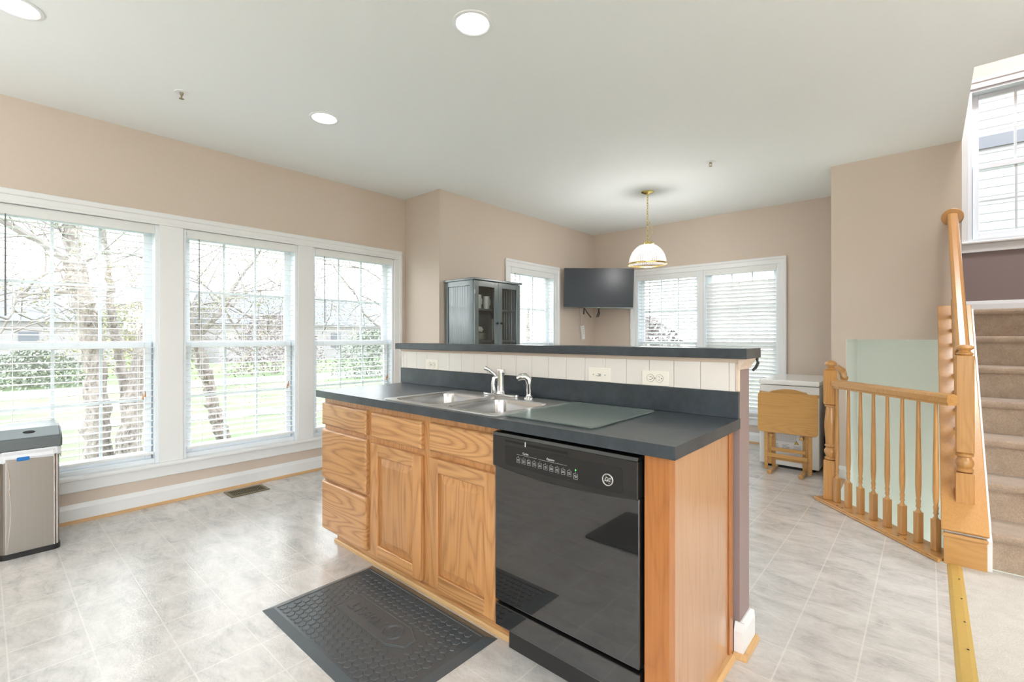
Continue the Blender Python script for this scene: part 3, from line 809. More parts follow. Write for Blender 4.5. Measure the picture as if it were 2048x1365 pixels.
m = MB(); m.tube([(sx_, sy_, zr+0.02), (sx_, sy_, zr+0.075), (sx_-0.002, sy_-0.002, zr+0.098), (sx_-0.015, sy_-0.012, zr+0.112), (sx_-0.034, sy_-0.028, zr+0.110), (sx_-0.046, sy_-0.036, zr+0.100)], [0.012, 0.016, 0.018, 0.019, 0.018, 0.014], 14); m.build('head', 'chrome', sp)
cb = thing('cutting_board', 'frosted glass cutting board lying right of the sink', 'cutting board', (-1.065, 1.64, ZT))
m = MB(); m.prism(rrect(-1.272, -0.862, 1.392, 1.885, 0.012, 3), 'z', ZT+0.004, ZT+0.009); m.build('glass_plate', 'board', cb)
for x in (-1.25, -0.885):
    for y in (1.415, 1.862):
        m = MB(); m.lathe((x, y, ZT+0.0002), [(0, 0), (0.008, 0), (0.008, 0.0037), (0, 0.0037)], 12); m.build('rubber_foot', 'label_grey', cb)

# dishwasher
dw = thing('dishwasher', 'glossy black dishwasher at the near end of the island', 'dishwasher', (-0.97, 1.35, 0))
X0, X1 = -1.2815, -0.6605
YD = 1.345
m = MB(); m.box(X0+0.004, X1-0.004, 1.385, 1.93, 0.112, 0.872); m.build('tub', 'slot', dw)
m = MB(); m.box(X0+0.002, X1-0.006, YD, 1.384, 0.214, 0.742, 0.004, 2); m.build('door', 'black_gloss', dw)
pan = MB()
pts = [(X0, 0.862), (X0, 0.742)]
for k in range(13):
    u = k/12; pts.append((X0+(X1-0.006-X0)*u, 0.742-0.016*math.sin(PI*u)))
pts += [(X1-0.006, 0.862)]
pan.prism(pts[0:1]+pts[2:], 'y', YD-0.012, 1.384, 0.003)
pn = pan.build('control_panel', 'black_satin', dw)
m = MB(); m.prism([(YD-0.012, 0.862), (YD-0.006, 0.872), (1.38, 0.876), (1.38, 0.862)], 'x', X0, X1-0.006); m.build('top_edge', 'black_gloss', dw)
yq = YD-0.0125
m = MB(); m.box(-1.215, -1.115, yq, yq+0.002, 0.843, 0.851); m.box(-1.113, -0.925, yq, yq+0.002, 0.8405, 0.850); m.build('handle_slot', 'slot', pn)
m = MB(); m.box(-1.1155, -1.1125, yq-0.002, yq+0.001, 0.838, 0.856, 0.0008); m.build('latch_mark', 'label_white', pn)
m = MB()
ins = [(-1.215, 0.832), (-0.725, 0.832), (-0.718, 0.826), (-0.718, 0.757), (-0.724, 0.751)]+[(-0.724-(0.49)*k/10, 0.751-0.004*math.sin(PI*k/10)+0.006*k/10) for k in range(1, 11)]
m.prism(ins, 'y', yq-0.0006, yq+0.001); m.build('label_plate', 'black_dull', pn)
yl = yq-0.0012
RX = Matrix.Rotation(PI/2, 4, 'X')
lab = text_mb('Cycles', 0.0105, 0.0002, Matrix.Translation((-1.112, yl, 0.812)) @ RX); lab.build('cycles_lettering', 'label_white', pn)
lab = text_mb('Options', 0.0105, 0.0002, Matrix.Translation((-0.998, yl, 0.811)) @ RX); lab.build('options_lettering', 'label_white', pn)
m = MB(); m.box(-1.155, -1.06, yl, yl+0.0008, 0.8035, 0.8045); m.box(-1.052, -0.928, yl, yl+0.0008, 0.8025, 0.8035); m.build('divider_line', 'label_grey', pn)
def button(cx, cz, par, bold=False):
    m = MB(); a, b = 0.0082, 0.0095
    for q in ((-a, -a+0.0008, -b, b), (a-0.0008, a, -b, b), (-a, a, b-0.0008, b), (-a, a, -b, -b+0.0008)):
        m.box(cx+q[0], cx+q[1], yl, yl+0.0008, cz+q[2], cz+q[3])
    for i in range(2):
        wd = random.uniform(0.004, 0.0062)
        m.box(cx-wd, cx+wd, yl-0.0001, yl+0.0008, cz+0.001-0.0048*i, cz+0.0035-0.0048*i)
    m.box(cx-0.0012, cx+0.0012, yl, yl+0.0008, cz+0.0125, cz+0.0145)
    m.build('button', 'label_grey', par)
for k in range(10): button(-1.1475+0.0255*k, 0.7835-0.0006*k, pn)
button(-0.892, 0.7725, pn)
m = MB(); m.box(-0.8935, -0.8905, yl-0.0003, yl+0.0008, 0.7915, 0.7965); m.build('status_light', 'led', pn)
lg = MB(); lg.lathe((-0.769, yq-0.0005, 0.787), [(0.0195, 0.0), (0.0205, -0.002), (0.0195, -0.0035), (0.0165, -0.0035), (0.0155, -0.002), (0.0155, 0)], 28, 'y'); lo = lg.build('logo', 'steelbright', pn)
m = MB(); m.lathe((-0.769, yq-0.0005, 0.787), [(0.0158, -0.0012), (0, -0.0012)], 24, 'y'); m.build('logo_field', 'black_dull', lo)
lab = text_mb('GE', 0.0175, 0.0004, Matrix.Translation((-0.769, yq-0.0021, 0.787)) @ RX @ Matrix.Shear('XZ', 4, (0.0, 0.0))); lab.build('monogram', 'label_white', lo)
m = MB()
for k in range(4):
    a = PI/2*k+0.4; c = Vector((-0.769+0.0122*math.cos(a), yq-0.0022, 0.787+0.0122*math.sin(a)))
    m.tube([c+Vector((0.0016*math.cos(a+b), 0, 0.0016*math.sin(a+b))) for b in (0.6, 1.4, 2.4, 3.4, 4.4)], 0.0005, 5)
m.build('flourish', 'label_white', lo)
m = MB(); m.box(X0+0.002, X1-0.006, YD+0.001, 1.384, 0.112, 0.200, 0.004, 2); m.build('access_panel', 'black_gloss', dw)
m = MB(); m.box(-1.258, X1-0.004, 1.402, 1.42, 0.0005, 0.112, 0.002); m.build('kick_plate', 'black_satin', dw)

# outlets and switch
def plate(root, x0, x1, z0, z1, y=1.9552):
    m = MB(); m.box(x0, x1, y-0.006, y, z0, z1, 0.003, 2); m.build('cover_plate', 'ivory', root)
def outlet(cx, cz, label, mat='ivory'):
    r = thing('electrical_outlet', label, 'outlet', (cx, 1.955, cz), 'outlets on the tile splash')
    plate(r, cx-0.062, cx+0.062, cz-0.033, cz+0.033)
    y = 1.949
    for s in (-1, 1):
        m = MB(); c = (cx+s*0.0205, y+0.0005, cz); m.lathe(c, [(0, -0.0015), (0.0155, -0.0015), (0.0165, 0), (0.0165, 0.001)], 20, 'y'); re = m.build('receptacle', 'ivory', r)
        m = MB()
        m.box(c[0]-0.005, c[0]+0.005, y-0.0013, y, cz+0.0055, cz+0.0072); m.box(c[0]-0.005, c[0]+0.005, y-0.0013, y, cz-0.0072, cz-0.0055)
        m.lathe((c[0]+0.0095, y-0.001, cz), [(0, -0.0004), (0.0025, -0.0004), (0.0025, 0.001)], 8, 'y')
        ring = MB(); ring.lathe(c, [(0.0162, -0.0012), (0.0172, -0.0016), (0.0178, 0)], 20, 'y'); ring.build('outline', 'label_grey', re)
        m.build('slots', 'black_dull', re)
    m = MB(); m.lathe((cx, y, cz), [(0, -0.001), (0.003, -0.001), (0.003, 0.001)], 8, 'y'); m.build('screw', 'label_grey', r)
outlet(-2.427, 1.063, 'double outlet on the tiles at the window end of the island')
outlet(-0.893, 1.064, 'ivory double outlet on the tiles right of the switch')
r = thing('light_switch', 'ivory toggle switch plate on the tiles right of the sprayer', 'light switch', (-1.172, 1.955, 1.064))
plate(r, -1.234, -1.110, 1.031, 1.097)
m = MB(); m.box(-1.182, -1.162, 1.9465, 1.9495, 1.058, 1.070, 0.001); tg = m.build('toggle_frame', 'label_grey', r)
m = MB(); m.box(-1.184, -1.172, 1.938, 1.949, 1.060, 1.068, 0.002); m.build('toggle', 'ivory', r)
for x in (-1.204, -1.140):
    m = MB(); m.lathe((x, 1.949, 1.064), [(0, -0.001), (0.003, -0.001), (0.003, 0.001)], 8, 'y'); m.build('screw', 'label_grey', r)

# ------------------------------------------------------------------ mat
mt = thing('floor_mat', 'grey rubber anti-fatigue mat in front of the sink doors', 'floor mat', (-1.8, 1.13, 0))
MX0, MX1, MY0, MY1 = -2.262, -1.328, 0.847, 1.410
m = MB(); V = []
for ins, z in ((0, 0.0006), (0, 0.002), (0.035, 0.014), (0.045, 0.0145), (0.047, 0.012)):
    V.append([m.b.verts.new(p) for p in ((MX0+ins, MY0+ins, z), (MX1-ins, MY0+ins, z), (MX1-ins, MY1-ins, z), (MX0+ins, MY1-ins, z))])
for A, B in zip(V, V[1:]):
    for k in range(4): m.b.faces.new((A[k], A[(k+1) % 4], B[(k+1) % 4], B[k]))
m.b.faces.new(V[-1]); m.b.faces.new(V[0][::-1])
bmesh.ops.recalc_face_normals(m.b, faces=m.b.faces[:])
base = m.build('base', 'rubber', mt)
PX0, PX1, PY0, PY1 = -2.035, -1.548, 1.070, 1.207
m = MB(); R_ = 0.0188; dx, dy = 0.0375, 0.0325
row = 0; y = MY0+0.066
while y < MY1-0.062:
    x = MX0+0.068+(dx/2 if row % 2 else 0)
    while x < MX1-0.06:
        if not (PX0-0.02 < x < PX1+0.02 and PY0-0.018 < y < PY1+0.018):
            lo = [(x+R_*math.cos(PI/6+PI/3*k), y+R_*math.sin(PI/6+PI/3*k)) for k in range(6)]
            a = [m.b.verts.new((*p, 0.0118)) for p in lo]; b = [m.b.verts.new((x+(p[0]-x)*0.87, y+(p[1]-y)*0.87, 0.0152)) for p in lo]
            for k in range(6): m.b.faces.new((a[k], a[(k+1) % 6], b[(k+1) % 6], b[k]))
            m.b.faces.new(b)
        x += dx
    y += dy; row += 1
hx = m.build('hexagon_studs', 'rubber', mt, smooth=False); hx['kind'] = 'stuff'
lab = [(PX0, PY0), (-1.625, PY0), (PX1+0.0, 1.112), (PX1, 1.168), (-1.625, PY1), (PX0, PY1)]
m = MB(); m.prism(lab, 'z', 0.0115, 0.0150, 0.001)
pnl = m.build('label_plate', 'rubber', mt)
m = MB()
for i in range(6):
    a, b = lab[i], lab[(i+1) % 6]
    c = (-1.8, 1.1385)
    f = lambda p, s: (c[0]+(p[0]-c[0])*s, c[1]+(p[1]-c[1])*(1-(1-s)*2.4))
    m.tube([(*f(a, 0.97), 0.0155), (*f(b, 0.97), 0.0155)], 0.0026, 6)
m.build('label_border', 'rubber', pnl)
kx, ky = -1.667, 1.1385
lt = text_mb('KOBALT', 0.068, 0.0022, Matrix.Translation((-1.862, ky, 0.0160)) @ Matrix.Rotation(PI, 4, 'Z') @ Matrix.Scale(0.98, 4, (1, 0, 0)), 0.0022); lt.build('kobalt_lettering', 'rubber', pnl)
m = MB()
for rr in (0.047, 0.040): m.tube([(kx+rr*math.cos(2*PI*k/32), ky+rr*math.sin(2*PI*k/32), 0.0155) for k in range(33)], 0.0024, 6)
lo = m.build('emblem_ring', 'rubber', pnl)
lt = text_mb('K', 0.068, 0.0022, Matrix.Translation((kx, ky, 0.0160)) @ Matrix.Rotation(PI, 4, 'Z'), 0.0025); lt.build('emblem_letter', 'rubber', lo)

# second mat further into the kitchen, seen mirrored in the dishwasher
m2 = MB(); m2.prism(rrect(-1.60, -0.70, -0.34, 0.21, 0.02, 3), 'z', 0.0006, 0.012, 0.004)
tag(m2.build('floor_mat', 'black_dull'), 'dark mat mirrored in the dishwasher door', 'floor mat')

# ------------------------------------------------------------------ trash can
tc = thing('trash_can', 'stainless steel trash can with grey flip lid by the windows', 'trash can', (-4.0, 0.19, 0))
TX0, TX1, TY0, TY1 = -4.19, -3.832, 0.062, 0.315
m = MB(); m.prism(rrect(TX0, TX1, TY0, TY1, 0.035), 'z', 0.0006, 0.03); m.build('base_ring', 'black_dull', tc)
m = MB(); m.prism(rrect(TX0+0.004, TX1-0.004, TY0+0.004, TY1-0.004, 0.033), 'z', 0.03, 0.585); m.build('body', 'steelcan', tc)
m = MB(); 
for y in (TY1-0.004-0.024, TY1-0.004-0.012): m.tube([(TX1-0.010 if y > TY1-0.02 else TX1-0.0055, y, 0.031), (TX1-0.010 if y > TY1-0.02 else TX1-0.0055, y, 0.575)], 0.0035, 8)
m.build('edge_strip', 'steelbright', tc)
m = MB(); m.tube([(TX1-0.0055, y, z) for y, z in ((0.100, 0.05), (0.104, 0.12), (0.111, 0.22), (0.112, 0.30), (0.108, 0.372), (0.1045, 0.385), (0.1075, 0.398), (0.108, 0.43), (0.104, 0.49), (0.097, 0.54))], [0.0015, 0.003, 0.0035, 0.0035, 0.003, 0.0025, 0.003, 0.0035, 0.003, 0.0015], 8); m.build('dent_crease', 'steelbright', tc)  # real dent; its white glint painted with brighter steel than the body
m = MB(); rings = []
n = 40
for j, z in enumerate((0.548, 0.562, 0.58, 0.595, 0.603)):
    pr = rrect(TX0-0.001-0.003*(j % 2), TX1+0.002+0.003*(j % 2), TY0-0.002, TY1+0.003, 0.036, 9)
    rings.append([m.b.verts.new((p[0]+0.002*math.sin(i*1.7+j), p[1]+0.002*math.cos(i*2.3+j), z+(0.012*math.sin(i*0.5)+0.006*math.sin(i*1.3) if j == 0 else 0))) for i, p in enumerate(pr)])
for A, B in zip(rings, rings[1:]):
    for k in range(len(A)): m.b.faces.new((A[k], A[(k+1) % len(A)], B[(k+1) % len(A)], B[k]))
bmesh.ops.recalc_face_normals(m.b, faces=m.b.faces[:])
bg_ = m.build('bag_liner', 'bag', tc)
m = MB(); m.box(TX1+0.004, TX1+0.008, 0.135, 0.185, 0.545, 0.566, 0.003); m.build('blue_tag', 'blue', bg_)
m = MB(); lidp = [(TX1+0.004, 0.600), (TX1+0.002, 0.655), (TX1-0.012, 0.672), (TX1-0.08, 0.712), (TX0+0.06, 0.722), (TX0-0.004, 0.705), (TX0-0.004, 0.600)]
m.prism([(a, b) for a, b in lidp], 'y', TY0-0.006, TY1+0.006, 0.008); ld = m.build('lid', 'lid', tc)
m = MB(); m.prism([(TX1-0.010, 0.6745), (TX1-0.078, 0.7145), (TX0+0.06, 0.725), (TX0+0.06, 0.719), (TX1-0.078, 0.708), (TX1-0.010, 0.668)], 'y', TY0+0.004, TY1-0.006, 0.002); m.build('flap', 'lidtop', ld)
m = MB(); cxx, czz = TX1-0.045, 0.697
m.b.verts.ensure_lookup_table()
g = bmesh.ops.create_uvsphere(m.b, u_segments=16, v_segments=8, radius=1)
for v in g['verts']: v.co = Vector((cxx+v.co.x*0.012, 0.185+v.co.y*0.026, czz+v.co.z*0.004-v.co.x*0.006))
m.build('sensor_window', 'black_dull', ld)

# floor register
vt = thing('floor_register', 'bronze floor register near the window wall', 'floor vent', (-4.11, 1.425, 0))
m = MB(); m.grid_holes('z', (-4.205, -4.02), (1.283, 1.565), [(-4.18, -4.045, 1.305, 1.543)], 0.0006, 0.006); m.build('frame', 'bronze', vt, smooth=False)
m = MB(); m.box(-4.18, -4.045, 1.305, 1.543, 0.0006, 0.0012); m.build('duct', 'slot', vt)
m = MB()
for k in range(15): m.box(-4.18, -4.045, 1.3125+0.0155*k, 1.3185+0.0155*k, 0.0012, 0.005)
m.box(-4.115, -4.110, 1.305, 1.543, 0.0012, 0.0052); m.build('grille', 'bronze', vt)

# ------------------------------------------------------------------ ceiling lights, sprinklers
def recessed(c, label, group='recessed ceiling lights'):
    r = thing('recessed_light', label, 'ceiling light', (c[0], c[1], H), group)
    m = MB(); m.lathe((c[0], c[1], H), [(0.077, 0.003), (0.078, -0.004), (0.084, -0.007), (0.095, -0.004), (0.097, -0.0005), (0.097, 0.0)], 40); m.build('trim_ring', 'trim', r)
    m = MB(); prof = [(0.0775, 0.002)]
    for k in range(8): prof += [(0.0765-0.0012*k, 0.004+0.008*k), (0.0745-0.0012*k, 0.007+0.008*k)]
    prof += [(0.064, 0.075)]
    m.lathe((c[0], c[1], H), prof, 40); m.build('baffle', 'trim', r)
    m = MB(); m.lathe((c[0], c[1], H), [(0.0, 0.035), (0.02, 0.036), (0.045, 0.045), (0.06, 0.062), (0.066, 0.076), (0.0, 0.077)], 32); m.build('bulb', 'bulb', r)
recessed(LIGHTS[0], 'round recessed light in the ceiling above the island')
recessed(LIGHTS[1], 'round recessed light nearest the window wall sprinkler')
recessed(LIGHTS[2], 'round recessed light cut by the top left corner of the photo')
for c in LIGHTS_ADDED: recessed(c, 'added recessed light in the unseen ceiling behind the camera')
def sprinkler(c, label):
    r = thing('fire_sprinkler', label, 'sprinkler', (c[0], c[1], H), 'ceiling fire sprinklers')
    x, y = c
    m = MB(); m.lathe((x, y, H), [(0, -0.003), (0.022, -0.003), (0.036, -0.004), (0.038, -0.0005), (0.038, 0)], 28); m.build('escutcheon', 'trim', r)
    m = MB(); m.lathe((x, y, H-0.003), [(0, 0), (0.011, 0), (0.009, -0.012), (0.005, -0.016), (0, -0.016)], 16)
    m.tube([(x-0.009, y, H-0.013), (x-0.012, y, H-0.024), (x, y, H-0.036)], 0.0025, 6); m.tube([(x+0.009, y, H-0.013), (x+0.012, y, H-0.024), (x, y, H-0.036)], 0.0025, 6); m.build('head', 'steelpost', r)
    m = MB(); m.lathe((x, y, H-0.036), [(0, 0), (0.005, 0), (0.014, -0.002), (0.014, -0.0035), (0, -0.0035)], 16); m.build('deflector', 'steelpost', r)
sprinkler((-3.42, 0.815), 'fire sprinkler in the ceiling near the tall windows')
sprinkler((-1.394, 4.134), 'fire sprinkler in the ceiling right of the pendant lamp')

# ------------------------------------------------------------------ unseen fill lamps, added to brighten ceiling, stair well and stairs
def fill_lamp(x, y, z0, power, label, down=False):
    r = thing('added_fill_lamp', label, 'added fill lamp', (x, y, z0), 'added fill lamps')
    m = MB(); m.lathe((x, y, z0), [(0, 0.0006), (0.14, 0.0006), (0.14, 0.015), (0.02, 0.03), (0, 0.03)], 24); m.build('base', 'black_dull', r)
    m = MB(); m.tube([(x, y, z0+0.03), (x, y, z0+1.62)], 0.012, 10); m.build('pole', 'black_dull', r)
    m = MB(); m.lathe((x, y, z0), [(0.012, 1.60), (0.10, 1.63), (0.19, 1.72), (0.186, 1.72), (0.098, 1.634), (0.0, 1.615)], 28); m.build('bowl_shade', 'white_enamel', r)
    d = bpy.data.lights.new('fill_light', 'AREA'); d.shape = 'DISK'; d.size = 0.3; d.energy = power; d.color = (0.94, 0.975, 1.0)
    o = bpy.data.objects.new('fill_light', d); COL.objects.link(o); o.location = (x, y, z0+1.70); o.rotation_euler = (PI, 0, 0)
    if down: o.location.z = z0+1.585; o.rotation_euler = (0, 0, 0)
UP = 55
fill_lamp(-2.9, -2.0, 0, UP, 'added fill lamp behind the camera by the window wall')
fill_lamp(0.7, -2.5, 0.006, UP*0.9, 'added fill lamp behind the camera near the carpet edge')
fill_lamp(2.9, 1.6, 0.006, UP*2.1, 'added fill lamp in the living area right of the camera')
fill_lamp(-0.15, 5.42, -4.595, UP*4.0, 'added fill lamp at the foot of the lower stair well', True)  # unseen lamp added to brighten the well walls by bounce
r = thing('added_stair_light', 'added round fill light high over the stairs', 'ceiling light', (0.72, 4.7, 5.2))  # unseen light added to brighten the treads from above
m = MB(); m.lathe((0.72, 4.7, 5.2), [(0, -0.03), (0.41, -0.03), (0.42, -0.02), (0.42, -0.001)], 28); m.build('housing', 'white_enamel', r)
d = bpy.data.lights.new('stair_fill', 'AREA'); d.shape = 'DISK'; d.size = 0.8; d.energy = 85; d.color = (0.95, 0.98, 1.0)
o = bpy.data.objects.new('stair_fill', d); COL.objects.link(o); o.location = (0.72, 4.7, 5.165)

# ------------------------------------------------------------------ pendant
px_, py_ = -2.169, 4.558
pd = thing('pendant_lamp', 'brass pendant lamp with ribbed glass dome over the dining area', 'pendant lamp', (px_, py_, H))
m = MB(); m.lathe((px_, py_, H), [(0, -0.001), (0.064, -0.001), (0.064, -0.006), (0.05, -0.014), (0.02, -0.022), (0.012, -0.03), (0, -0.03)], 32); m.build('canopy', 'brass', pd)
ch = MB(); z = H-0.03; k = 0
while z > 2.245:
    L_ = 0.018
    pts = []
    for j in range(13):
        a = 2*PI*j/12; u, v = 0.0075*math.cos(a), L_*math.sin(a)
        pts.append((px_+(u if k % 2 else u*0.15), py_+(u*0.15 if k % 2 else u), z-L_*0.8+v))
    ch.tube(pts, 0.0022, 6, caps=False); z -= 0.0285; k += 1
ch.build('chain', 'brass', pd)
m = MB(); pts = []
for j in range(40):
    t = j/39; zz = H-0.03-t*0.47
    off = 0.0 if t < 0.55 else math.sin((t-0.55)/0.45*PI*1.0)
    pts.append((px_+0.006*math.sin(t*30)+0.045*off, py_+0.006*math.cos(t*30)+0.02*off, zz))
m.tube(pts, 0.0022, 6); m.build('cord', 'brass', pd)
m = MB(); m.lathe((px_, py_, 0), [(0, 2.246), (0.008, 2.244), (0.010, 2.232), (0.022, 2.228), (0.046, 2.214), (0.048, 2.196), (0.044, 2.190), (0, 2.190)], 28)
for s in range(3):
    a = 2*PI*s/3+0.4; m.cyl((px_+0.046*math.cos(a), py_+0.046*math.sin(a), 2.205), (px_+0.066*math.cos(a), py_+0.066*math.sin(a), 2.205), 0.004, seg=8)
m.build('fitter', 'brass', pd)
sh = MB(); prof = []
for k in range(15):
    a = PI/2*k/14; prof.append((0.046+(0.19-0.046)*math.sin(a)**1.2, 1.995+(2.195-1.995)*math.cos(a)))
prof.append((0.194, 1.965)); 
inner = [(r-0.003, z_-0.002) for r, z_ in prof[::-1]]
sh.lathe((0, 0, 0), prof+inner, 64)
so = sh.build('shade', 'shade', pd); so.location = (px_, py_, 0)
m = MB(); m.lathe((px_, py_, 0), [(0.1935, 2.003), (0.197, 2.001), (0.199, 1.993), (0.1965, 1.985), (0.194, 1.987)], 64); m.build('band', 'brass', so)
m = MB(); m.sphere((px_, py_, 2.06), 0.034, 1, 1, 1.25); m.cyl((px_, py_, 2.095), (px_, py_, 2.16), 0.018, seg=14); m.build('bulb', 'pbulb', pd)

# ------------------------------------------------------------------ television in the dining corner
tv = thing('television', 'flat black television on a wall arm in the dining corner', 'television', (-3.256, 5.40, 1.884))
tvr = math.atan2(0.6, 0.8)
M4 = Matrix.Translation((-3.256, 5.40, 1.884)) @ Matrix.Rotation(tvr, 4, 'Z') @ Matrix.Rotation(math.radians(1.0), 4, 'Y') @ Matrix.Rotation(math.radians(3), 4, 'X')
def tvb(name, mat, *b, bev=0.0, parent=tv):
    m = MB(); m.box(*b, bev); bmesh.ops.transform(m.b, matrix=M4, verts=m.b.verts[:]); return m.build(name, mat, parent)
hw, hh = 0.4545, 0.264
tvb('housing', 'black_satin', -hw, hw, -0.006, 0.035, -hh, hh, bev=0.004)
tvb('back_bulge', 'black_dull', -0.25, 0.25, 0.035, 0.06, -0.2, 0.12, bev=0.01)
tvb('screen', 'screen', -hw+0.008, hw-0.008, -0.0075, -0.006, -hh+0.016, hh-0.008)
tvb('bottom_bezel', 'black_gloss', -hw+0.004, hw-0.004, -0.009, -0.006, -hh+0.002, -hh+0.014)
tvb('maker_mark', 'label_grey', -0.012, 0.018, -0.0095, -0.009, -hh+0.006, -hh+0.010)
m = MB(); q = M4 @ Vector((0, 0.06, 0)); m.tube([q, (-3.45, 5.75, 1.9), (-3.70, 5.78, 1.9)], 0.02, 10); m.box(-3.70, -3.685, 5.70, 5.86, 1.78, 2.02); m.build('wall_arm', 'black_dull', tv)
def cab(name, pts, r=0.004, mat='black_dull', parent=tv):
    m = MB(); m.tube([M4 @ Vector(p) for p in pts], r, 8); return m.build(name, mat, parent)
cab('cable', [(-0.17, 0.03, -0.2), (-0.175, 0.02, -0.27), (-0.19, 0.02, -0.30), (-0.165, 0.02, -0.28), (-0.15, 0.02, -0.31), (-0.10, 0.03, -0.37), (-0.085, 0.03, -0.385)], 0.008)
cab('cable', [(-0.18, 0.03, -0.26), (-0.185, 0.02, -0.34), (-0.19, 0.02, -0.345)], 0.009)
cab('cable', [(0.01, 0.03, -0.2), (0.012, 0.02, -0.3), (-0.005, 0.02, -0.35), (-0.02, 0.02, -0.378), (0.01, 0.02, -0.37), (0.022, 0.02, -0.33), (0.008, 0.02, -0.29)], 0.008)
ps = thing('power_strip', 'white power strip hanging by its cord below the television', 'power strip', (-3.66, 5.62, 1.2))
m = MB(); m.tube([(-3.692, 5.60, 1.79), (-3.690, 5.63, 1.6), (-3.69, 5.655, 1.42)], 0.004, 6); m.build('cord', 'white_enamel', ps)
m = MB(); m.box(-3.698, -3.660, -0.032, 0.032, -0.20, 0.0, 0.008, 2); bmesh.ops.transform(m.b, matrix=Matrix.Translation((0, 5.655, 1.405)) @ Matrix.Rotation(0.16, 4, 'X'), verts=m.b.verts[:]); pb = m.build('housing', 'white_enamel', ps)
m = MB()
for k in range(4): m.box(-3.660, -3.6595, 5.637+0.006*k, 5.655+0.006*k, 1.37-0.03*k, 1.382-0.03*k)
m.build('sockets', 'label_grey', pb)

# ------------------------------------------------------------------ display cabinet
KX0, KX1, KY0, KY1, KZ = -3.683, -3.25, 3.13, 3.80, 1.815
dcb = thing('display_cabinet', 'grey-green display cabinet with two glass doors against the dining wall', 'cabinet', (-3.47, 3.45, 0))
m = MB(); m.box(KX0, KX1+0.018, KY0-0.018, KY1+0.018, KZ-0.022, KZ, 0.005, 2); m.build('top', 'cabinet', dcb)
m = MB(); d0, d1 = KX0, KX1-0.022
z1 = KZ-0.022
for y in (KY0, KY1-0.02):     # side frames with beadboard
    m.box(d0, d0+0.05, y, y+0.02, 0.0005, z1); m.box(d1-0.05, d1, y, y+0.02, 0.0005, z1); m.box(d0+0.05, d1-0.05, y, y+0.02, z1-0.05, z1); m.box(d0+0.05, d1-0.05, y, y+0.02, 0.0005, 0.1)
m.box(d0, d0+0.012, KY0+0.02, KY1-0.02, 0.06, z1); m.box(d0, d1, KY0+0.02, KY1-0.02, 0.06, 0.08); m.box(d0+0.012, d1, KY0+0.02, KY1-0.02, z1-0.02, z1)
m.build('carcass', 'cabinet', dcb)
m = MB(); n = 9
for k in range(n):
    a = d0+0.05+(d1-d0-0.1)*k/n; b = d0+0.05+(d1-d0-0.1)*(k+1)/n
    for y in (KY0+0.006, KY1-0.016): m.box(a, b, y, y+0.01, 0.1, z1-0.05, 0.003)
m.build('beadboard', 'cabinet', dcb)
for z in (1.505, 1.19, 0.85):
    m = MB(); m.box(d0+0.012, d1-0.012, KY0+0.02, KY1-0.02, z, z+0.018); m.build('shelf', 'cabinet_in', dcb)
ym = (KY0+KY1)/2
for (a, b, ky_) in ((KY0+0.002, ym-0.002, ym-0.03), (ym+0.002, KY1-0.002, ym+0.03)):
    m = MB(); st = 0.055; xa, xb = KX1-0.02, KX1
    m.box(xa, xb, a, a+st, 0.06, z1-0.003, 0.002); m.box(xa, xb, b-st, b, 0.06, z1-0.003, 0.002); m.box(xa, xb, a+st, b-st, z1-0.003-st, z1-0.003, 0.002); m.box(xa, xb, a+st, b-st, 0.06, 0.13, 0.002); m.box(xa, xb, a+st, b-st, 0.82, 0.88, 0.002)
    d = m.build('door', 'cabinet', dcb)
    m = MB(); m.box(xa+0.008, xa+0.011, a+st-0.004, b-st+0.004, 0.88, z1-0.003-st+0.004); m.build('pane', 'cab_glass', d)
    m = MB(); m.box(xa+0.006, xa+0.014, a+st-0.004, b-st+0.004, 0.13, 0.82); m.build('lower_panel', 'cabinet', d)
    m = MB(); m.lathe((xb, ky_, 1.38), [(0.006, -0.001), (0.005, 0.012), (0.013, 0.018), (0.014, 0.024), (0.008, 0.03), (0, 0.031)], 16, 'x'); m.build('knob', 'black_dull', d)
    yh = a if a < ym-0.1 else b
    for z in (1.66, 0.3):
        m = MB(); m.cyl((xb-0.001, yh+(0.004 if yh == a else -0.004), z), (xb-0.001, yh+(0.004 if yh == a else -0.004), z+0.04), 0.004, seg=8); m.build('hinge', 'steelpost', d)
# what stands inside
gi = 0
for (x, y, hgt, rr, lb) in ((-3.36, 3.21, 0.14, 0.028, 'first of the row of white mugs on the top cabinet shelf'), (-3.36, 3.285, 0.14, 0.034, 'second of the row of white mugs on the top cabinet shelf'), (-3.36, 3.40, 0.13, 0.034, 'third white mug on the top cabinet shelf, beside the door edge')):
    mg = thing('mug', lb, 'mug', (x, y, 1.523), 'mugs behind the cabinet glass')
    m = MB(); m.lathe((x, y, 1.5232), [(0, 0), (rr*0.8, 0), (rr*0.95, 0.01), (rr, hgt), (rr-0.003, hgt), (rr*0.9, 0.012), (0, 0.01)], 24); m.build('cup', 'porcelain', mg)
    m = MB(); m.tube([(x+rr*0.9, y, 1.5232+hgt*0.8), (x+rr+0.02, y, 1.5232+hgt*0.7), (x+rr+0.02, y, 1.5232+hgt*0.35), (x+rr*0.9, y, 1.5232+hgt*0.25)], 0.004, 8); m.build('handle', 'porcelain', mg)
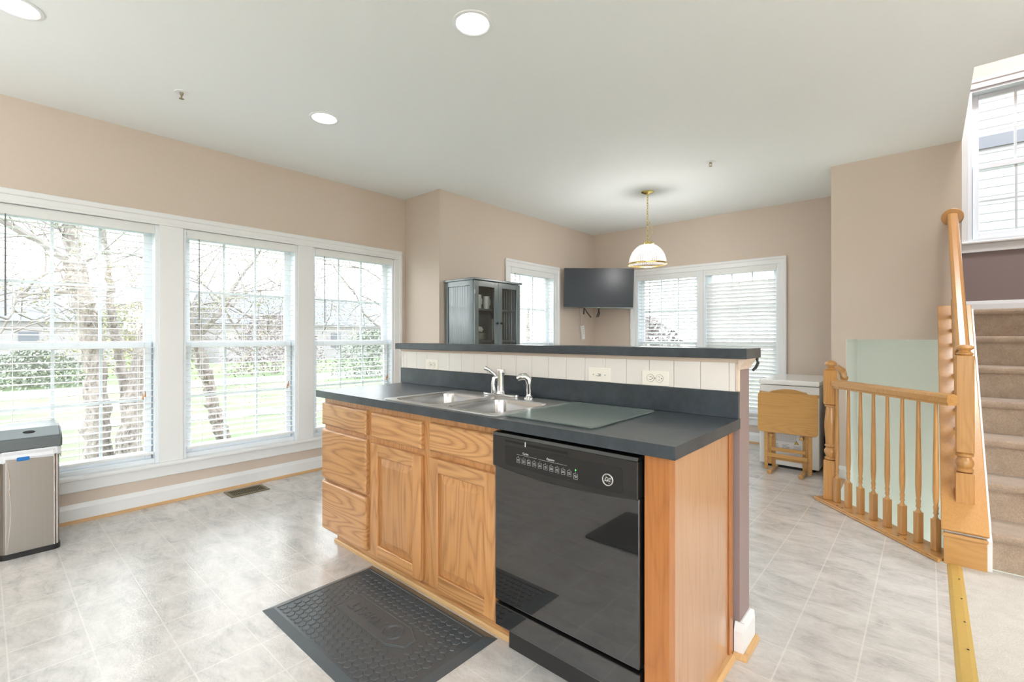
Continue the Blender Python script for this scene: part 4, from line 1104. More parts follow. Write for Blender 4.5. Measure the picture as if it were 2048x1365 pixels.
for k in range(6):
    m = MB(); zz = 1.2083+0.0125*k
    m.lathe((-3.42, 3.30, zz), [(0, 0), (0.07, 0), (0.105, 0.011), (0.108, 0.012), (0.07, 0.005), (0, 0.004)], 28)
    tag(m.build('plate', 'porcelain'), ['white plate at the bottom of the stack in the display cabinet', 'second white plate up in the cabinet stack', 'third white plate up in the cabinet stack', 'fourth white plate up in the cabinet stack', 'fifth white plate up in the cabinet stack', 'white plate on top of the stack in the display cabinet'][k], 'plate', 'stacked plates in the display cabinet')
m = MB(); rr = random.Random(3)
bmesh.ops.create_icosphere(m.b, subdivisions=3, radius=1)
for v in m.b.verts:
    s = 0.75+0.35*math.sin(v.co.x*5+1)*math.cos(v.co.y*6)+0.15*rr.random()
    v.co = Vector((-3.41+v.co.x*0.06*s, 3.30+v.co.y*0.085*s, 1.318+max(v.co.z, -0.5)*0.045*s))
tag(m.build('napkin', 'paperw'), 'crumpled white napkin on the plates in the display cabinet', 'napkin')
bx_ = thing('card_box', 'white and pink box behind the right cabinet door', 'box', (-3.35, 3.56, 1.21))
m = MB(); m.box(-3.40, -3.33, 3.52, 3.585, 1.2085, 1.43, 0.002); m.build('carton', 'paperw', bx_)
m = MB(); m.box(-3.3298, -3.329, 3.523, 3.583, 1.225, 1.37); m.build('pink_print', 'pink', bx_)
gl = MB(); gl.lathe((-3.36, 3.54, 1.5232), [(0, 0), (0.025, 0), (0.027, 0.11), (0.025, 0.11), (0.023, 0.006), (0, 0.006)], 20)
tag(gl.build('drinking_glass', 'cab_glass'), 'clear glass on the upper shelf behind the right cabinet door', 'drinking glass')

# ------------------------------------------------------------------ freezer and tray tables
fz = thing('chest_freezer', 'small white chest freezer against the dining back wall', 'freezer', (-0.98, 5.45, 0))
m = MB(); m.box(-1.236, -0.742, 5.04, 5.90, 0.025, 0.782, 0.008, 2); fb = m.build('body', 'white_enamel', fz)
m = MB(); m.box(-1.240, -0.738, 5.025, 5.92, 0.787, 0.834, 0.010, 2); m.build('lid', 'white_enamel', fz)
m = MB(); m.box(-1.20, -0.78, 5.06, 5.86, 0.0006, 0.026); m.build('plinth', 'slot', fz)
m = MB(); m.box(-0.742, -0.72, 5.3, 5.6, 0.1, 0.3); m.build('compressor_cover', 'slot', fz)
m = MB(); m.box(-1.140, -0.855, 5.0385, 5.04, 0.115, 0.335); lb_ = m.build('instruction_label', 'label_white', fb)
m = MB(); rr = random.Random(5)
for k in range(9):
    z = 0.322-0.0085*k; x = -1.095
    while x < -0.925:
        wd = rr.uniform(0.008, 0.022); m.box(x, min(x+wd, -0.92), 5.0378, 5.0386, z, z+0.004); x += wd+0.003
for c in (-1.13, -1.04, -0.945):
    for k in range(7): m.box(c, c+0.068*rr.uniform(0.8, 1), 5.0378, 5.0386, 0.224-0.0115*k, 0.2285-0.0115*k)
m.build('label_print', 'label_grey', lb_)
m = MB(); m.prism([(-0.940, 0.238), (-0.900, 0.238), (-0.920, 0.272)], 'y', 5.0376, 5.0386); tr_ = m.build('warning_triangle', 'black_dull', lb_)
m = MB(); m.prism([(-0.934, 0.2415), (-0.906, 0.2415), (-0.920, 0.2655)], 'y', 5.0370, 5.0377); m.build('yellow_field', 'yellow', tr_)
m = MB(); m.box(-0.922, -0.918, 5.0364, 5.0371, 0.245, 0.257); m.build('mark', 'black_dull', tr_)

ts = thing('tray_stand', 'wooden stand with arched handle holding the folded tray table', 'tray stand', (-0.97, 4.88, 0))
for x in (-1.083, -0.835):
    m = MB(); m.box(x-0.018, x+0.018, 4.735, 5.015, 0.0006, 0.036, 0.008, 2); m.build('foot', 'bamboo', ts)
for x in (-1.083, -0.835):
    m = MB(); m.box(x-0.014, x+0.014, 4.905, 4.933, 0.036, 0.742, 0.003); m.build('upright', 'bamboo', ts)
m = MB(); pts = [(-1.20, 0.70), (-0.72, 0.70), (-0.72, 0.728), (-0.80, 0.728)]
pts += [(-0.80-0.32*k/12, 0.728+0.036*math.sin(PI*k/12)**0.8) for k in range(1, 12)]+[(-1.12, 0.728), (-1.20, 0.735)]
m.prism(pts, 'y', 4.892, 4.904, 0.002); m.build('arched_handle', 'bamboo', ts)
m = MB(); m.box(-1.083, -0.835, 4.908, 4.93, 0.10, 0.145, 0.003); m.build('crossbar', 'bamboo', ts)
tt = thing('tray_table', 'folded wooden tray table hanging in front of the freezer', 'tray table', (-0.96, 4.85, 0))
m = MB(); m.prism(rrect(-1.203, -0.722, 0.362, 0.728, 0.03, 5), 'y', 4.845, 4.862, 0.003); m.build('tabletop', 'bamboo', tt)
for (x, y) in ((-1.137, 4.866), (-0.785, 4.866), (-1.108, 4.885), (-0.812, 4.885)):
    m = MB(); m.box(x-0.015, x+0.015, y-0.003, y+0.014, 0.012 if abs(x+0.96) > 0.16 else 0.06, 0.69, 0.003); m.build('leg', 'bamboo', tt)
m = MB(); m.box(-1.10, -0.82, 4.868, 4.882, 0.19, 0.222, 0.003); m.build('crossbar', 'bamboo', tt)
m = MB(); m.box(-1.122, -0.80, 4.846, 4.862, 0.135, 0.168, 0.003); m.build('crossbar', 'bamboo', tt)
for x in (-1.09, -0.85):
    m = MB(); m.box(x-0.014, x+0.014, 4.842, 4.90, 0.318, 0.345, 0.006, 2); m.build('peg', 'bamboo', tt)

# ------------------------------------------------------------------ guard railing round the stair well
gr = thing('guard_railing', 'oak guard railing with turned balusters across the stair well', 'railing', (-0.25, 3.9, 0))
A = Vector((-0.552, 4.262, 0)); Bp = Vector((0.075, 3.595, 0))
dr = (Bp-A).normalized(); nr = Vector((-dr.y, dr.x, 0))
ang = math.atan2(dr.y, dr.x)
def along(mb, p): 
    bmesh.ops.transform(mb.b, matrix=Matrix.Translation(p) @ Matrix.Rotation(ang, 4, 'Z'), verts=mb.b.verts[:]); return mb
Lr = (Bp-A).length
m = MB(); m.box(-0.075, Lr+0.04, -0.085, 0.062, 0.0006, 0.020, 0.004, 2); along(m, A); m.build('shoe_plate', 'oakrailx', gr)
m = MB(); m.box(-0.05, Lr+0.05, -0.098, -0.085, 0.0006, 0.013, 0.004, 2); along(m, A); m.build('shoe_edge', 'oakrailx', gr)
def turned(mb, c, s, z0, prof): mb.lathe((c[0], c[1], z0), prof, 20)
def newel_low(root, c, ztop, z0=0.02):
    m = MB(); x, y = c; s = 0.043
    R45 = lambda mb: mb
    m.box(x-s, x+s, y-s, y+s, z0, 0.315, 0.004); m.build('newel_base', 'oakrail', root)
    m = MB(); m.lathe((x, y, 0), [(0.0, 0.314), (0.03, 0.315), (0.041, 0.322), (0.041, 0.333), (0.031, 0.34), (0.036, 0.352), (0.044, 0.372), (0.044, 0.388), (0.034, 0.404), (0.031, 0.41), (0.041, 0.418), (0.041, 0.427), (0.034, 0.434), (0.038, 0.50), (0.043, 0.56), (0.043, 0.60), (0.037, 0.66), (0.033, 0.70), (0.031, 0.712), (0.041, 0.718), (0.041, 0.728), (0.03, 0.736), (0, 0.737)], 24); m.build('newel_turning', 'oakrail', root)
    m = MB(); m.box(x-s, x+s, y-s, y+s, 0.736, 0.995, 0.005); m.build('newel_block', 'oakrail', root)
    m = MB(); m.lathe((x, y, 0.994), [(0, 0), (0.036, 0.001), (0.039, 0.005), (0.03, 0.012), (0.020, 0.020), (0.022, 0.026), (0.034, 0.032), (0.040, 0.042), (0.040, 0.050), (0.033, 0.061), (0.018, 0.070), (0, 0.073)], 24); m.build('newel_finial', 'oakrail', root)
newel_low(gr, (A.x, A.y), 1.06)
zr0, zr1 = 0.862, 0.930
RP = [(-0.024, 0), (0.024, 0), (0.024, 0.010), (0.031, 0.016), (0.031, 0.044), (0.026, 0.056), (0.012, 0.063), (-0.012, 0.063), (-0.026, 0.056), (-0.031, 0.044), (-0.031, 0.016), (-0.024, 0.010)]
m = MB(); m.prism([(a, zr0+b) for a, b in RP], 'x', 0.044, Lr+0.035); along(m, A); m.build('handrail', 'oakrailx', gr, angle=14)
bases = [(-0.508, 4.235), (-0.425, 4.143), (-0.345, 4.058), (-0.264, 3.972), (-0.184, 3.882), (-0.101, 3.808), (-0.021, 3.735), (0.052, 3.648)]
for k in range(8):
    s_ = 0.075+(Lr-0.075-0.055)*k/7; c = A+dr*s_+nr*-0.008
    m = MB(); q = 0.0175; m.box(-q, q, -q, q, 0.0205, 0.20, 0.002)
    along(m, Vector((c.x, c.y, 0)))
    m.lathe((c.x, c.y, 0), [(0.0, 0.198), (0.0165, 0.2), (0.0085, 0.214), (0.0085, 0.226), (0.0125, 0.229), (0.0125, 0.236), (0.010, 0.24), (0.0125, 0.262), (0.0125, 0.27), (0.0095, 0.276), (0.0125, 0.30), (0.0150, 0.36), (0.0142, 0.48), (0.0108, 0.70), (0.0088, zr0+0.002), (0, zr0+0.002)], 16)
    m.build('baluster', 'oakrail', gr)
m = MB()
for p in (0.14, 0.19, 0.66, 0.71): 
    c = A+dr*p+nr*-0.055; m.lathe((c.x, c.y, 0.0203), [(0.007, 0), (0.005, 0.0008), (0, 0.0008)], 10)
m.build('plug_holes', 'black_dull', gr)
# short wall rail that starts behind the newel
wr = thing('wall_handrail', 'curved end of an oak wall handrail behind the small newel', 'handrail', (-0.56, 4.9, 0.92))
m = MB(); m.tube([(-0.545, 4.94, 0.90), (-0.545, 4.90, 0.925), (-0.550, 4.87, 0.955), (-0.575, 4.86, 0.975), (-0.60, 4.86, 0.965), (-0.608, 4.865, 0.93)], [0.022, 0.026, 0.028, 0.028, 0.027, 0.024], 14); m.build('rail_end', 'oakrail', wr)
m = MB(); m.tube([(-0.545, YS-0.001, 0.89), (-0.545, YS-0.015, 0.89)], 0.03, 16); m.build('bracket', 'oakrail', wr)
# nosing of the stair well edge
mb = MB(); mb.box(-0.575, -0.532, 4.33, YS, 0.0006, 0.02, 0.006, 2); trim(mb, 'oak nosing at the edge of the stair well', 'oaky')
mb = MB(); mb.box(-0.5448, -0.535, 4.30, YS, -0.25, -0.001); trim(mb, 'white riser below the oak nosing')

# ------------------------------------------------------------------ stairs going up
st = thing('staircase', 'carpeted staircase rising on the far right of the room', 'stairs', (0.7, 4.3, 0))
RISE, RUN, YR, XSL = 0.208, 0.25, 3.575, 0.252
for k in range(7):
    y0 = YR+RUN*k; z = RISE*(k+1)
    y1 = y0+RUN+0.03 if k < 6 else YB-0.001
    m = MB()
    nose = [(y0, RISE*k+(0.006 if k == 0 else 0.0)), (y0, z-0.045)]
    nose += [(y0-0.018-0.014*math.sin(PI*j/6), z-0.022-0.022*math.cos(PI*j/6)) for j in range(7)]
    nose += [(y1, z), (y1, RISE*k+(0.006 if k == 0 else 0.0))]
    m.prism([(a, b) for a, b in nose], 'x', XSL, 1.198)
    m.build('step' if k < 6 else 'landing', 'stair_carpet', st)
# low side wall with sloping oak cap
PYF, PZ0, PZ1 = 3.505, 0.185, 1.475
mb = MB(); mb.prism([(PYF+0.022, 0.0), (PYF+0.022, PZ0-0.003), (YS-0.001, PZ1-0.02), (YS-0.001, -2.6), (PYF+0.4, -2.6), (PYF+0.4, 0)], 'x', 0.068, 0.232)
struct(mb.build('wall_stair_side', 'green', smooth=False), 'low sloping wall along the stairs')
mb = MB(); mb.prism([(PYF+0.01, 0.008), (PYF+0.01, PZ0-0.02), (YS-0.001, PZ1-0.02), (YS-0.001, PZ1-0.35), (PYF+0.35, 0.008)], 'x', 0.2325, 0.2515); trim(mb, 'white skirt board beside the carpeted steps')
cap = thing('stair_side_cladding', 'oak front board and sloping cap on the low wall beside the stairs', 'stair cladding', (0.15, PYF, 0))
m = MB(); m.box(0.062, 0.232, PYF, PYF+0.021, 0.0006, PZ0-0.012, 0.002); m.build('front_board', 'oakrailx', cap)
sl = math.atan2(PZ1-PZ0, YS-PYF); cl = math.hypot(PZ1-PZ0, YS-PYF)-0.004
m = MB(); m.box(0.052, 0.240, 0, cl, -0.001, 0.018, 0.004, 2)
bmesh.ops.transform(m.b, matrix=Matrix.Translation((0, PYF-0.004, PZ0)) @ Matrix.Rotation(sl, 4, 'X'), verts=m.b.verts[:]); m.build('sloping_cap', 'oakcap', cap)
m = MB(); m.box(0.056, 0.236, PYF-0.010, PYF-0.0005, PZ0-0.030, PZ0-0.012, 0.004, 2); m.build('nosing_strip', 'oakrailx', cap)

sr = thing('stair_railing', 'tall oak newel and rising handrail on the low stair wall', 'railing', (0.15, 3.62, 0.25))
nx, ny, s = 0.152, 3.66, 0.0385
capz = lambda y: PZ0+(y-PYF)*(PZ1-PZ0)/(YS-PYF)+0.025
m = MB(); zb0 = capz(ny-s)-0.02
m.prism([(ny-s, capz(ny-s)), (ny-s, 0.485), (ny+s, 0.485), (ny+s, capz(ny+s))], 'x', nx-s, nx+s, 0.003); m.build('newel_base', 'oakrail', sr)
m = MB(); m.lathe((nx, ny, 0), [(0, 0.484), (0.028, 0.485), (0.038, 0.492), (0.038, 0.505), (0.030, 0.511), (0.036, 0.522), (0.0395, 0.536), (0.0375, 0.552), (0.029, 0.566), (0.028, 0.572), (0.038, 0.578), (0.038, 0.59), (0.03, 0.597), (0, 0.598)], 24); m.build('newel_turning', 'oakrail', sr)
m = MB(); m.box(nx-s, nx+s, ny-s, ny+s, 0.597, 1.142, 0.005); m.build('newel_block', 'oakrail', sr)
m = MB(); m.lathe((nx, ny, 1.141), [(0, 0), (0.031, 0.001), (0.037, 0.006), (0.037, 0.012), (0.028, 0.018), (0.024, 0.028), (0.034, 0.034), (0.040, 0.042), (0.038, 0.050), (0.026, 0.057), (0, 0.06)], 24); m.build('newel_finial', 'oakrail', sr)
ra, rb = Vector((0.145, ny+0.03, 1.155)), Vector((0.138, YS-0.012, 2.165))
d3 = (rb-ra); L3 = d3.length
m = MB(); m.prism([(a, b-0.033) for a, b in RP], 'y', 0, L3)
rm = Matrix.Translation(ra) @ Matrix.Rotation(math.atan2(-d3.x, d3.y), 4, 'Z') @ Matrix.Rotation(math.atan2(d3.z, math.hypot(d3.x, d3.y)), 4, 'X')
bmesh.ops.transform(m.b, matrix=rm, verts=m.b.verts[:]); m.build('handrail', 'oakhand', sr, angle=14)
m = MB(); m.lathe((0.138, YS, 2.165), [(0.0, -0.018), (0.055, -0.018), (0.064, -0.012), (0.066, -0.003), (0.066, -0.0005)], 32, 'y'); m.build('rosette', 'oakrail', sr)
for k in range(10):
    y = ny+0.13+k*0.115
    if y > YS-0.06: break
    zt_ = ra.z+(y-ra.y)/(rb.y-ra.y)*(rb.z-ra.z)-0.038; z0 = capz(y)+0.008
    m = MB(); q = 0.0165; m.box(0.142-q, 0.142+q, y-q, y+q, z0-0.012, z0+0.13, 0.002)
    hgt = zt_-z0
    m.lathe((0.142, y, z0), [(0, 0.128), (0.0155, 0.13), (0.0085, 0.142), (0.012, 0.155), (0.0085, 0.165), (0.0125, 0.19), (0.0165, 0.26), (0.0155, 0.4), (0.0105, hgt-0.0), (0, hgt)], 14)
    m.build('baluster', 'oakrail', sr)
# little ceiling sensor under the header of the low opening
m = MB(); m.lathe((-0.13, YS+0.03, 1.222), [(0, -0.012), (0.006, -0.012), (0.012, -0.004), (0.012, -0.0005)], 14)
tag(m.build('ceiling_hook', 'white_enamel'), 'tiny white hook at the top edge of the low stair opening', 'hook')

# ------------------------------------------------------------------ outdoors
GZ = -1.0
mb = MB(); mb.fill([[(-90, -60), (40, -60), (40, 90), (-90, 90)], [(-3.9, NEAR), (FARX, NEAR), (FARX, YB-0.05), (-3.9, YB-0.05)]], GZ); struct(mb.build('ground', 'grass'), 'spring lawn outside the windows')
def strip(pts, wd, name='trim'):
    mb = MB()
    for a, b in zip(pts, pts[1:]):
        a, b = Vector((*a, 0)), Vector((*b, 0)); d = (b-a).normalized(); n_ = Vector((-d.y, d.x, 0))*wd/2
        mb.quad(*[(p.x, p.y, GZ+0.012) for p in (a-n_, b-n_, b+n_, a+n_)])
    return mb
p1 = strip([(-17, -30), (-16.5, 0), (-14, 8), (-10, 20), (-9, 40)], 1.1); trim(p1, 'pale concrete path across the lawn', 'concrete')
p1 = strip([(-8.6, -20), (-8.4, 3), (-7.6, 8), (-7.0, 30)], 0.55); trim(p1, 'narrow pale path near the window wall', 'concrete')
p1 = strip([(-27, -60), (-26, 10), (-20, 60)], 4.0); trim(p1, 'pale road beyond the lawn', 'concrete')

def limb(mb, pts, rads, seg=9, wob=0.0, rnd=random):
    P = [Vector(p) for p in pts]; out, rr = [], []
    for i in range(len(P)-1):
        for j in range(4):
            t = j/4; out.append(P[i].lerp(P[i+1], t)+Vector((rnd.uniform(-1, 1), rnd.uniform(-1, 1), 0))*wob*(1 if j else 0.3)); rr.append((rads[i]*(1-t)+rads[i+1]*t)*(1+rnd.uniform(-0.18, 0.18)*(wob > 0)))
    out.append(P[-1]); rr.append(rads[-1]); mb.tube(out, rr, seg); return out, rr
def twigs(mb, bud, start, dirn, length, r, depth, rnd):
    n = 6; p = Vector(start); d = Vector(dirn).normalized(); pts, rad = [p.copy()], [r]
    for k in range(n):
        d = (d+Vector((rnd.gauss(0, .16), rnd.gauss(0, .16), rnd.gauss(0.03, .14)))).normalized(); p = p+d*length/n
        pts.append(p.copy()); rad.append(r*(1-0.8*(k+1)/n))
        if depth > 0 and k >= 1 and rnd.random() < 0.75:
            nd = (d+Vector((rnd.gauss(0, .7), rnd.gauss(0, .7), rnd.gauss(0.1, .5)))).normalized()
            twigs(mb, bud, p, nd, length*rnd.uniform(0.4, 0.65), rad[-1]*0.6, depth-1, rnd)
        if depth == 0 and rnd.random() < 0.55: bud.append(p.copy())
    mb.tube(pts, rad, 5)
def buds(pts, rnd, size=0.013):
    mb = MB()
    for p in pts:
        for _ in range(2):
            c = p+Vector((rnd.gauss(0, .03), rnd.gauss(0, .03), rnd.gauss(0, .03))); a = Vector((rnd.gauss(0, 1), rnd.gauss(0, 1), rnd.gauss(0, 1))).normalized(); b = a.orthogonal().normalized(); s_ = size*rnd.uniform(0.6, 1.4)
            mb.quad(c-a*s_, c+b*s_*0.6, c+a*s_, c-b*s_*0.6)
    return mb
def tree(name, label, cat, trunk_sets, limbs, seeds, rnd, group='trees on the lawn', tw=(0.9, 1.6), bud_mat='bud', tr=0.012):
    root = thing(name, label, cat, (trunk_sets[0][0][-1].x, trunk_sets[0][0][-1].y, GZ), group)
    bl = []; tmb = MB()
    for pts, rads in trunk_sets:
        m = MB(); limb(m, pts, rads, 10, 0.02, rnd); m.build('trunk', 'bark', root)
    for pts, rads in limbs:
        m = MB(); o, rr = limb(m, pts, rads, 7, 0.015, rnd); m.build('branch', 'twig', root)
        for i in range(1, len(o), 2): seeds.append((o[i], Vector((rnd.gauss(0, 1), rnd.gauss(0, 1), rnd.gauss(0.2, .6)))))
    for p, d in seeds: twigs(tmb, bl, p, d, rnd.uniform(*tw), tr, 2, rnd)
    t_ = tmb.build('twigs', 'twig', root, smooth=False); t_['kind'] = 'stuff'
    b_ = buds(bl, rnd).build('buds', bud_mat, root, smooth=False); b_['kind'] = 'stuff'
    return root
def gnd(p, dz=0.0): return Vector((p.x, p.y, GZ-0.05))
ax = lambda px, py, x=-8.2: at_x(px, py, x)
rnd = random.Random(11)
t1 = [ax(150, 400), ax(146, 450), ax(146, 509), ax(154, 549), ax(164, 588), ax(172, 628), ax(182, 667), ax(190, 735), ax(193, 800), ax(195, 878)]; t1.append(gnd(t1[-1]))
l1 = [ax(150, 535), ax(127, 515), ax(75, 480), ax(16, 448), ax(-60, 405)]
l2 = [ax(168, 528), ax(188, 510), ax(215, 503), ax(255, 508), ax(292, 518), ax(330, 533)]
l3 = [ax(146, 585), ax(110, 583), ax(80, 585), ax(38, 595), ax(0, 600)]
l4 = [ax(140, 538), ax(100, 545), ax(62, 565), ax(35, 595), ax(22, 630), ax(0, 668)]
l5 = [ax(133, 475), ax(120, 460), ax(100, 450), ax(60, 430)]
seeds = [(ax(rnd.uniform(0, 320), rnd.uniform(430, 720), rnd.uniform(-8.8, -7.4)), Vector((rnd.gauss(0, 1), rnd.gauss(0, 1.5), rnd.gauss(0.1, .7)))) for _ in range(8)]
tree('birch_tree', 'peeling river birch trunk outside the window behind the trash can', 'tree', [(t1, [0.075, 0.08, 0.085, 0.1, 0.115, 0.12, 0.125, 0.12, 0.13, 0.15, 0.18])],
     [(l1, [0.045, 0.05, 0.045, 0.04, 0.03]), (l2, [0.02, 0.018, 0.016, 0.014, 0.012, 0.008]), (l3, [0.02, 0.018, 0.016, 0.014, 0.01]), (l4, [0.018, 0.016, 0.015, 0.014, 0.012, 0.01]), (l5, [0.02, 0.018, 0.014, 0.01])], seeds, rnd)
t2 = [ax(206, 420, -8.6), ax(208, 470, -8.6), ax(219, 529, -8.6), ax(221, 568, -8.6), ax(221, 618, -8.6), ax(229, 670, -8.6), ax(237, 715, -8.6), ax(247, 759, -8.6), ax(255, 818, -8.6), ax(258, 900, -8.6)]; t2.append(gnd(t2[-1]))
tree('birch_tree', 'thinner birch trunk just right of the peeling river birch', 'tree', [(t2, [0.025, 0.03, 0.034, 0.045, 0.05, 0.055, 0.058, 0.065, 0.072, 0.08, 0.1])], [], [(t2[3], Vector((-1, 1, .4))), (t2[4], Vector((1, 1, .3))), (t2[2], Vector((0, 1, .5)))], rnd)
t3 = [ax(300, 640, -8.0), ax(290, 690, -8.0), ax(283, 720, -8.0), ax(273, 779, -8.0), ax(263, 838, -8.0), ax(258, 890, -8.0)]; t3.append(gnd(t3[-1]))
t3b = [ax(318, 560, -8.0), ax(300, 640, -8.0)]
tree('birch_tree', 'leaning birch trunk at the right edge of the window behind the trash can', 'tree', [(t3, [0.06, 0.09, 0.11, 0.115, 0.13, 0.15, 0.18])], [(t3b, [0.04, 0.06])], [(t3[0], Vector((0, 1, .5))), (t3[1], Vector((0, -1, .4)))], rnd)
b = lambda px, py, x=-9.0: at_x(px, py, x)
t4 = [b(392, 677), b(399, 705), b(412, 747), b(419, 781), b(427, 815), b(437, 848), b(450, 880)]; t4.append(gnd(t4[-1]))
lA = [b(392, 677), b(382, 640), b(374, 600), b(370, 568), b(362, 520)]
lB = [b(394, 680), b(412, 655), b(437, 630), b(454, 605), b(465, 580), b(476, 561), b(508, 520), b(520, 502), b(540, 460)]
lC = [b(437, 630), b(448, 617), b(465, 645), b(483, 677), b(500, 705), b(512, 750)]
lD = [b(454, 605), b(473, 618), b(505, 638), b(530, 660), b(550, 677), b(575, 700)]
lE = [b(445, 600), b(470, 588), b(495, 583), b(530, 582), b(572, 580)]
lF = [b(440, 598), b(420, 580), b(400, 565), b(368, 548)]
seeds = [(b(rnd.uniform(350, 600), rnd.uniform(480, 720), rnd.uniform(-10, -8)), Vector((rnd.gauss(0, 1), rnd.gauss(0, 1.5), rnd.gauss(0.1, .7)))) for _ in range(9)]
tree('bare_tree', 'forked bare tree outside the middle tall window', 'tree', [(t4, [0.09, 0.095, 0.1, 0.1, 0.105, 0.11, 0.13, 0.15])], [(lA, [0.05, 0.04, 0.035, 0.03, 0.02]), (lB, [0.05, 0.045, 0.045, 0.045, 0.04, 0.035, 0.028, 0.024, 0.015]), (lC, [0.018, 0.016, 0.014, 0.012, 0.01, 0.006]), (lD, [0.018, 0.017, 0.015, 0.013, 0.011, 0.008]), (lE, [0.018, 0.016, 0.014, 0.011, 0.008]), (lF, [0.016, 0.014, 0.012, 0.008])], seeds, rnd)
c_ = lambda px, py, x=-9.5: at_x(px, py, x)
t5 = [c_(832, 560), c_(836, 650), c_(840, 760), c_(842, 850)]; t5.append(gnd(t5[-1]))
lG = [c_(832, 690), c_(790, 665), c_(752, 650), c_(729, 629), c_(714, 594), c_(696, 571), c_(675, 545), c_(660, 515)]
lH = [c_(721, 591), c_(740, 600), c_(760, 608), c_(785, 625)]
lI = [c_(830, 600), c_(780, 570), c_(755, 555), c_(730, 538), c_(690, 530)]
lJ = [c_(628, 600), c_(635, 565), c_(645, 535), c_(655, 510)]
seeds = [(c_(rnd.uniform(620, 800), rnd.uniform(500, 720), rnd.uniform(-11, -8.5)), Vector((rnd.gauss(0, 1), rnd.gauss(0, 1.5), rnd.gauss(0.1, .7)))) for _ in range(8)]
tree('bare_tree', 'bare tree with long branches outside the tall window by the island', 'tree', [(t5, [0.05, 0.07, 0.09, 0.1, 0.12])], [(lG, [0.03, 0.03, 0.028, 0.025, 0.022, 0.018, 0.015, 0.01]), (lH, [0.015, 0.014, 0.012, 0.008]), (lI, [0.022, 0.02, 0.018, 0.014, 0.008]), (lJ, [0.012, 0.011, 0.01, 0.008])], seeds, rnd)
# outside the dining side window
seeds = [(Vector((rnd.uniform(-11, -7), rnd.uniform(8.0, 13), rnd.uniform(0.6, 3.2))), Vector((rnd.gauss(0, 1), rnd.gauss(0, 1.5), rnd.gauss(0.2, .7)))) for _ in range(8)]
tree('bare_tree', 'bare twiggy tree outside the window beside the television', 'tree', [([Vector((-9.5, 11.5, 2.2)), Vector((-9.4, 11.4, 0.5)), Vector((-9.4, 11.4, GZ-0.05))], [0.05, 0.08, 0.1])], [], seeds, rnd)
def shrub(name, label, c, r, hz, mat, n, rnd, group=None, size=0.07):
    mb = MB()
    for _ in range(n):
        a = rnd.uniform(0, 2*PI); t = rnd.random(); rr = r*math.sqrt(rnd.random())*(1-0.75*t if hz > 2*r else math.sqrt(max(0.05, 1-t*t)))
        q = Vector((c[0]+rr*math.cos(a), c[1]+rr*math.sin(a), GZ+0.02+t*hz)); d = Vector((rnd.gauss(0, 1), rnd.gauss(0, 1), rnd.gauss(0, 1))).normalized(); e = d.orthogonal().normalized(); s_ = size*rnd.uniform(0.6, 1.3)
        mb.quad(q-d*s_, q+e*s_*0.6, q+d*s_, q-e*s_*0.6)
    root = thing(name, label, 'shrub', (c[0], c[1], GZ), group)
    f = mb.build('foliage', mat, root, smooth=False); f['kind'] = 'stuff'
    m = MB(); m.tube([(c[0], c[1], GZ), (c[0]+0.05, c[1], GZ+hz*0.6)], [0.05, 0.015], 7); m.build('stem', 'twig', root)
shrub('evergreen_shrub', 'slender green conifer outside the window beside the television', (-7.9, 11.2), 0.55, 3.2, 'shrub', 2600, rnd)
shrub('flowering_shrub', 'reddish shrub outside the dining window behind the television', (-5.4, 11.0), 1.6, 2.7, 'pinkbush', 3000, rnd)
shrub('evergreen_shrub', 'green shrub outside the dining back window below the mullion', (-3.6, 9.2), 0.8, 1.9, 'shrub', 1800, rnd)
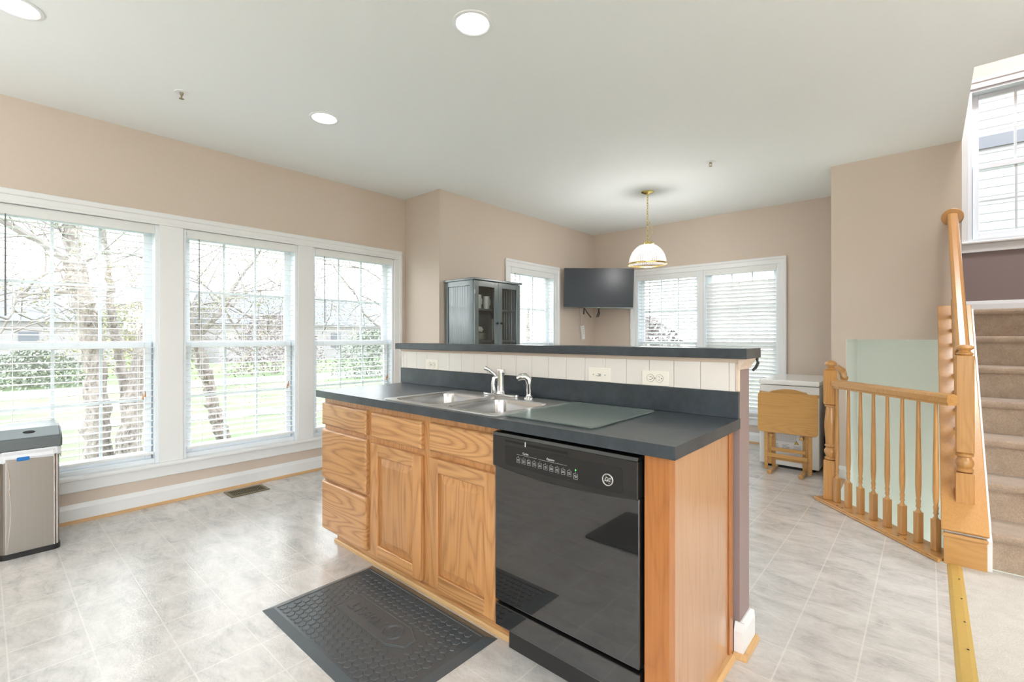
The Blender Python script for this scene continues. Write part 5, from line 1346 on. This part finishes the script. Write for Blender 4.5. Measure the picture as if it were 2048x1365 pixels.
for k, (x, y, r, hz, mt_, lb) in enumerate([(-30, 1.5, 2.2, 1.6, 'shrub', 'dark green shrub far across the road at the left frame edge'), (-30, 12, 3.0, 3.6, 'pinkbush', 'reddish bare shrubs beyond the road, left of the forked tree'), (-24, 15, 2.4, 2.6, 'shrub', 'green shrub row beyond the lawn behind the forked tree'), (-26, 24, 3.5, 3.6, 'pinkbush', 'reddish bare shrubs beyond the lawn by the island window'), (-20, 21, 1.6, 2.0, 'shrub', 'green shrub on the lawn seen low in the island window'), (-34, 6, 3.5, 4.2, 'bud', 'yellow-green budding shrubs behind the birch trunks')]):
    shrub('distant_shrub', lb, (x, y), r, hz, mt_, 3600, rnd, 'shrubs beyond the lawn', 0.075)
def house(x, y, wx, wy, hw_, hr, lb):
    r = thing('distant_house', lb, 'house', (x, y, GZ), 'houses beyond the lawn')
    m = MB(); m.box(x-wx/2, x+wx/2, y-wy/2, y+wy/2, GZ, GZ+hw_); m.build('walls', 'farwall', r)
    m = MB(); m.prism([(x-wx/2-0.4, GZ+hw_), (x+wx/2+0.4, GZ+hw_), (x, GZ+hw_+hr)], 'y', y-wy/2-0.4, y+wy/2+0.4); m.build('roof', 'roof', r)
    for k in range(4):
        yy = y-wy/2+wy*(k+0.5)/4
        m = MB(); m.box(x+wx/2, x+wx/2+0.05, yy-0.5, yy+0.5, GZ+1.2, GZ+2.6); m.build('window', 'roof', r)
house(-52, 0.5, 9, 14, 3.4, 3.0, 'grey-roofed house far beyond the birch trunks')
house(-50, 22, 9, 17, 3.4, 3.0, 'grey-roofed house far behind the forked bare tree')
house(-48, 41, 9, 12, 3.2, 2.6, 'grey-roofed house far beyond the window by the island')
mb = MB(); pts = [(-60+i*5, GZ+3.0+1.6*math.sin(i*0.7)+1.0*math.sin(i*1.9)) for i in range(28)]
mb.prism([(-60, GZ)]+pts+[(75, GZ)], 'x', -72, -68); struct(mb.build('hills', 'hill'), 'faint bare woodland on the skyline')
# neighbouring house with lap siding, seen through the stair window
nh = thing('neighbour_house', 'white lap-sided house outside the stair window', 'house', (2.5, 10.4, GZ))
m = MB(); z = GZ
while z < 8.5:
    m.prism([(10.0, z), (9.985, z), (10.0, z+0.125)], 'x', -1.0, 8.0) if False else m.prism([(9.986, z), (10.0, z+0.128), (10.05, z+0.128), (10.05, z)], 'x', -0.2, 8.0)
    z += 0.128
m.build('siding', 'siding', nh)
m = MB(); m.box(-0.2, 8.0, 9.93, 9.970, 4.06, 4.24); m.build('band_board', 'roof', nh)
m = MB(); m.box(-0.2, 8.0, 10.05, 14.0, GZ, 8.5); m.build('walls', 'siding', nh)
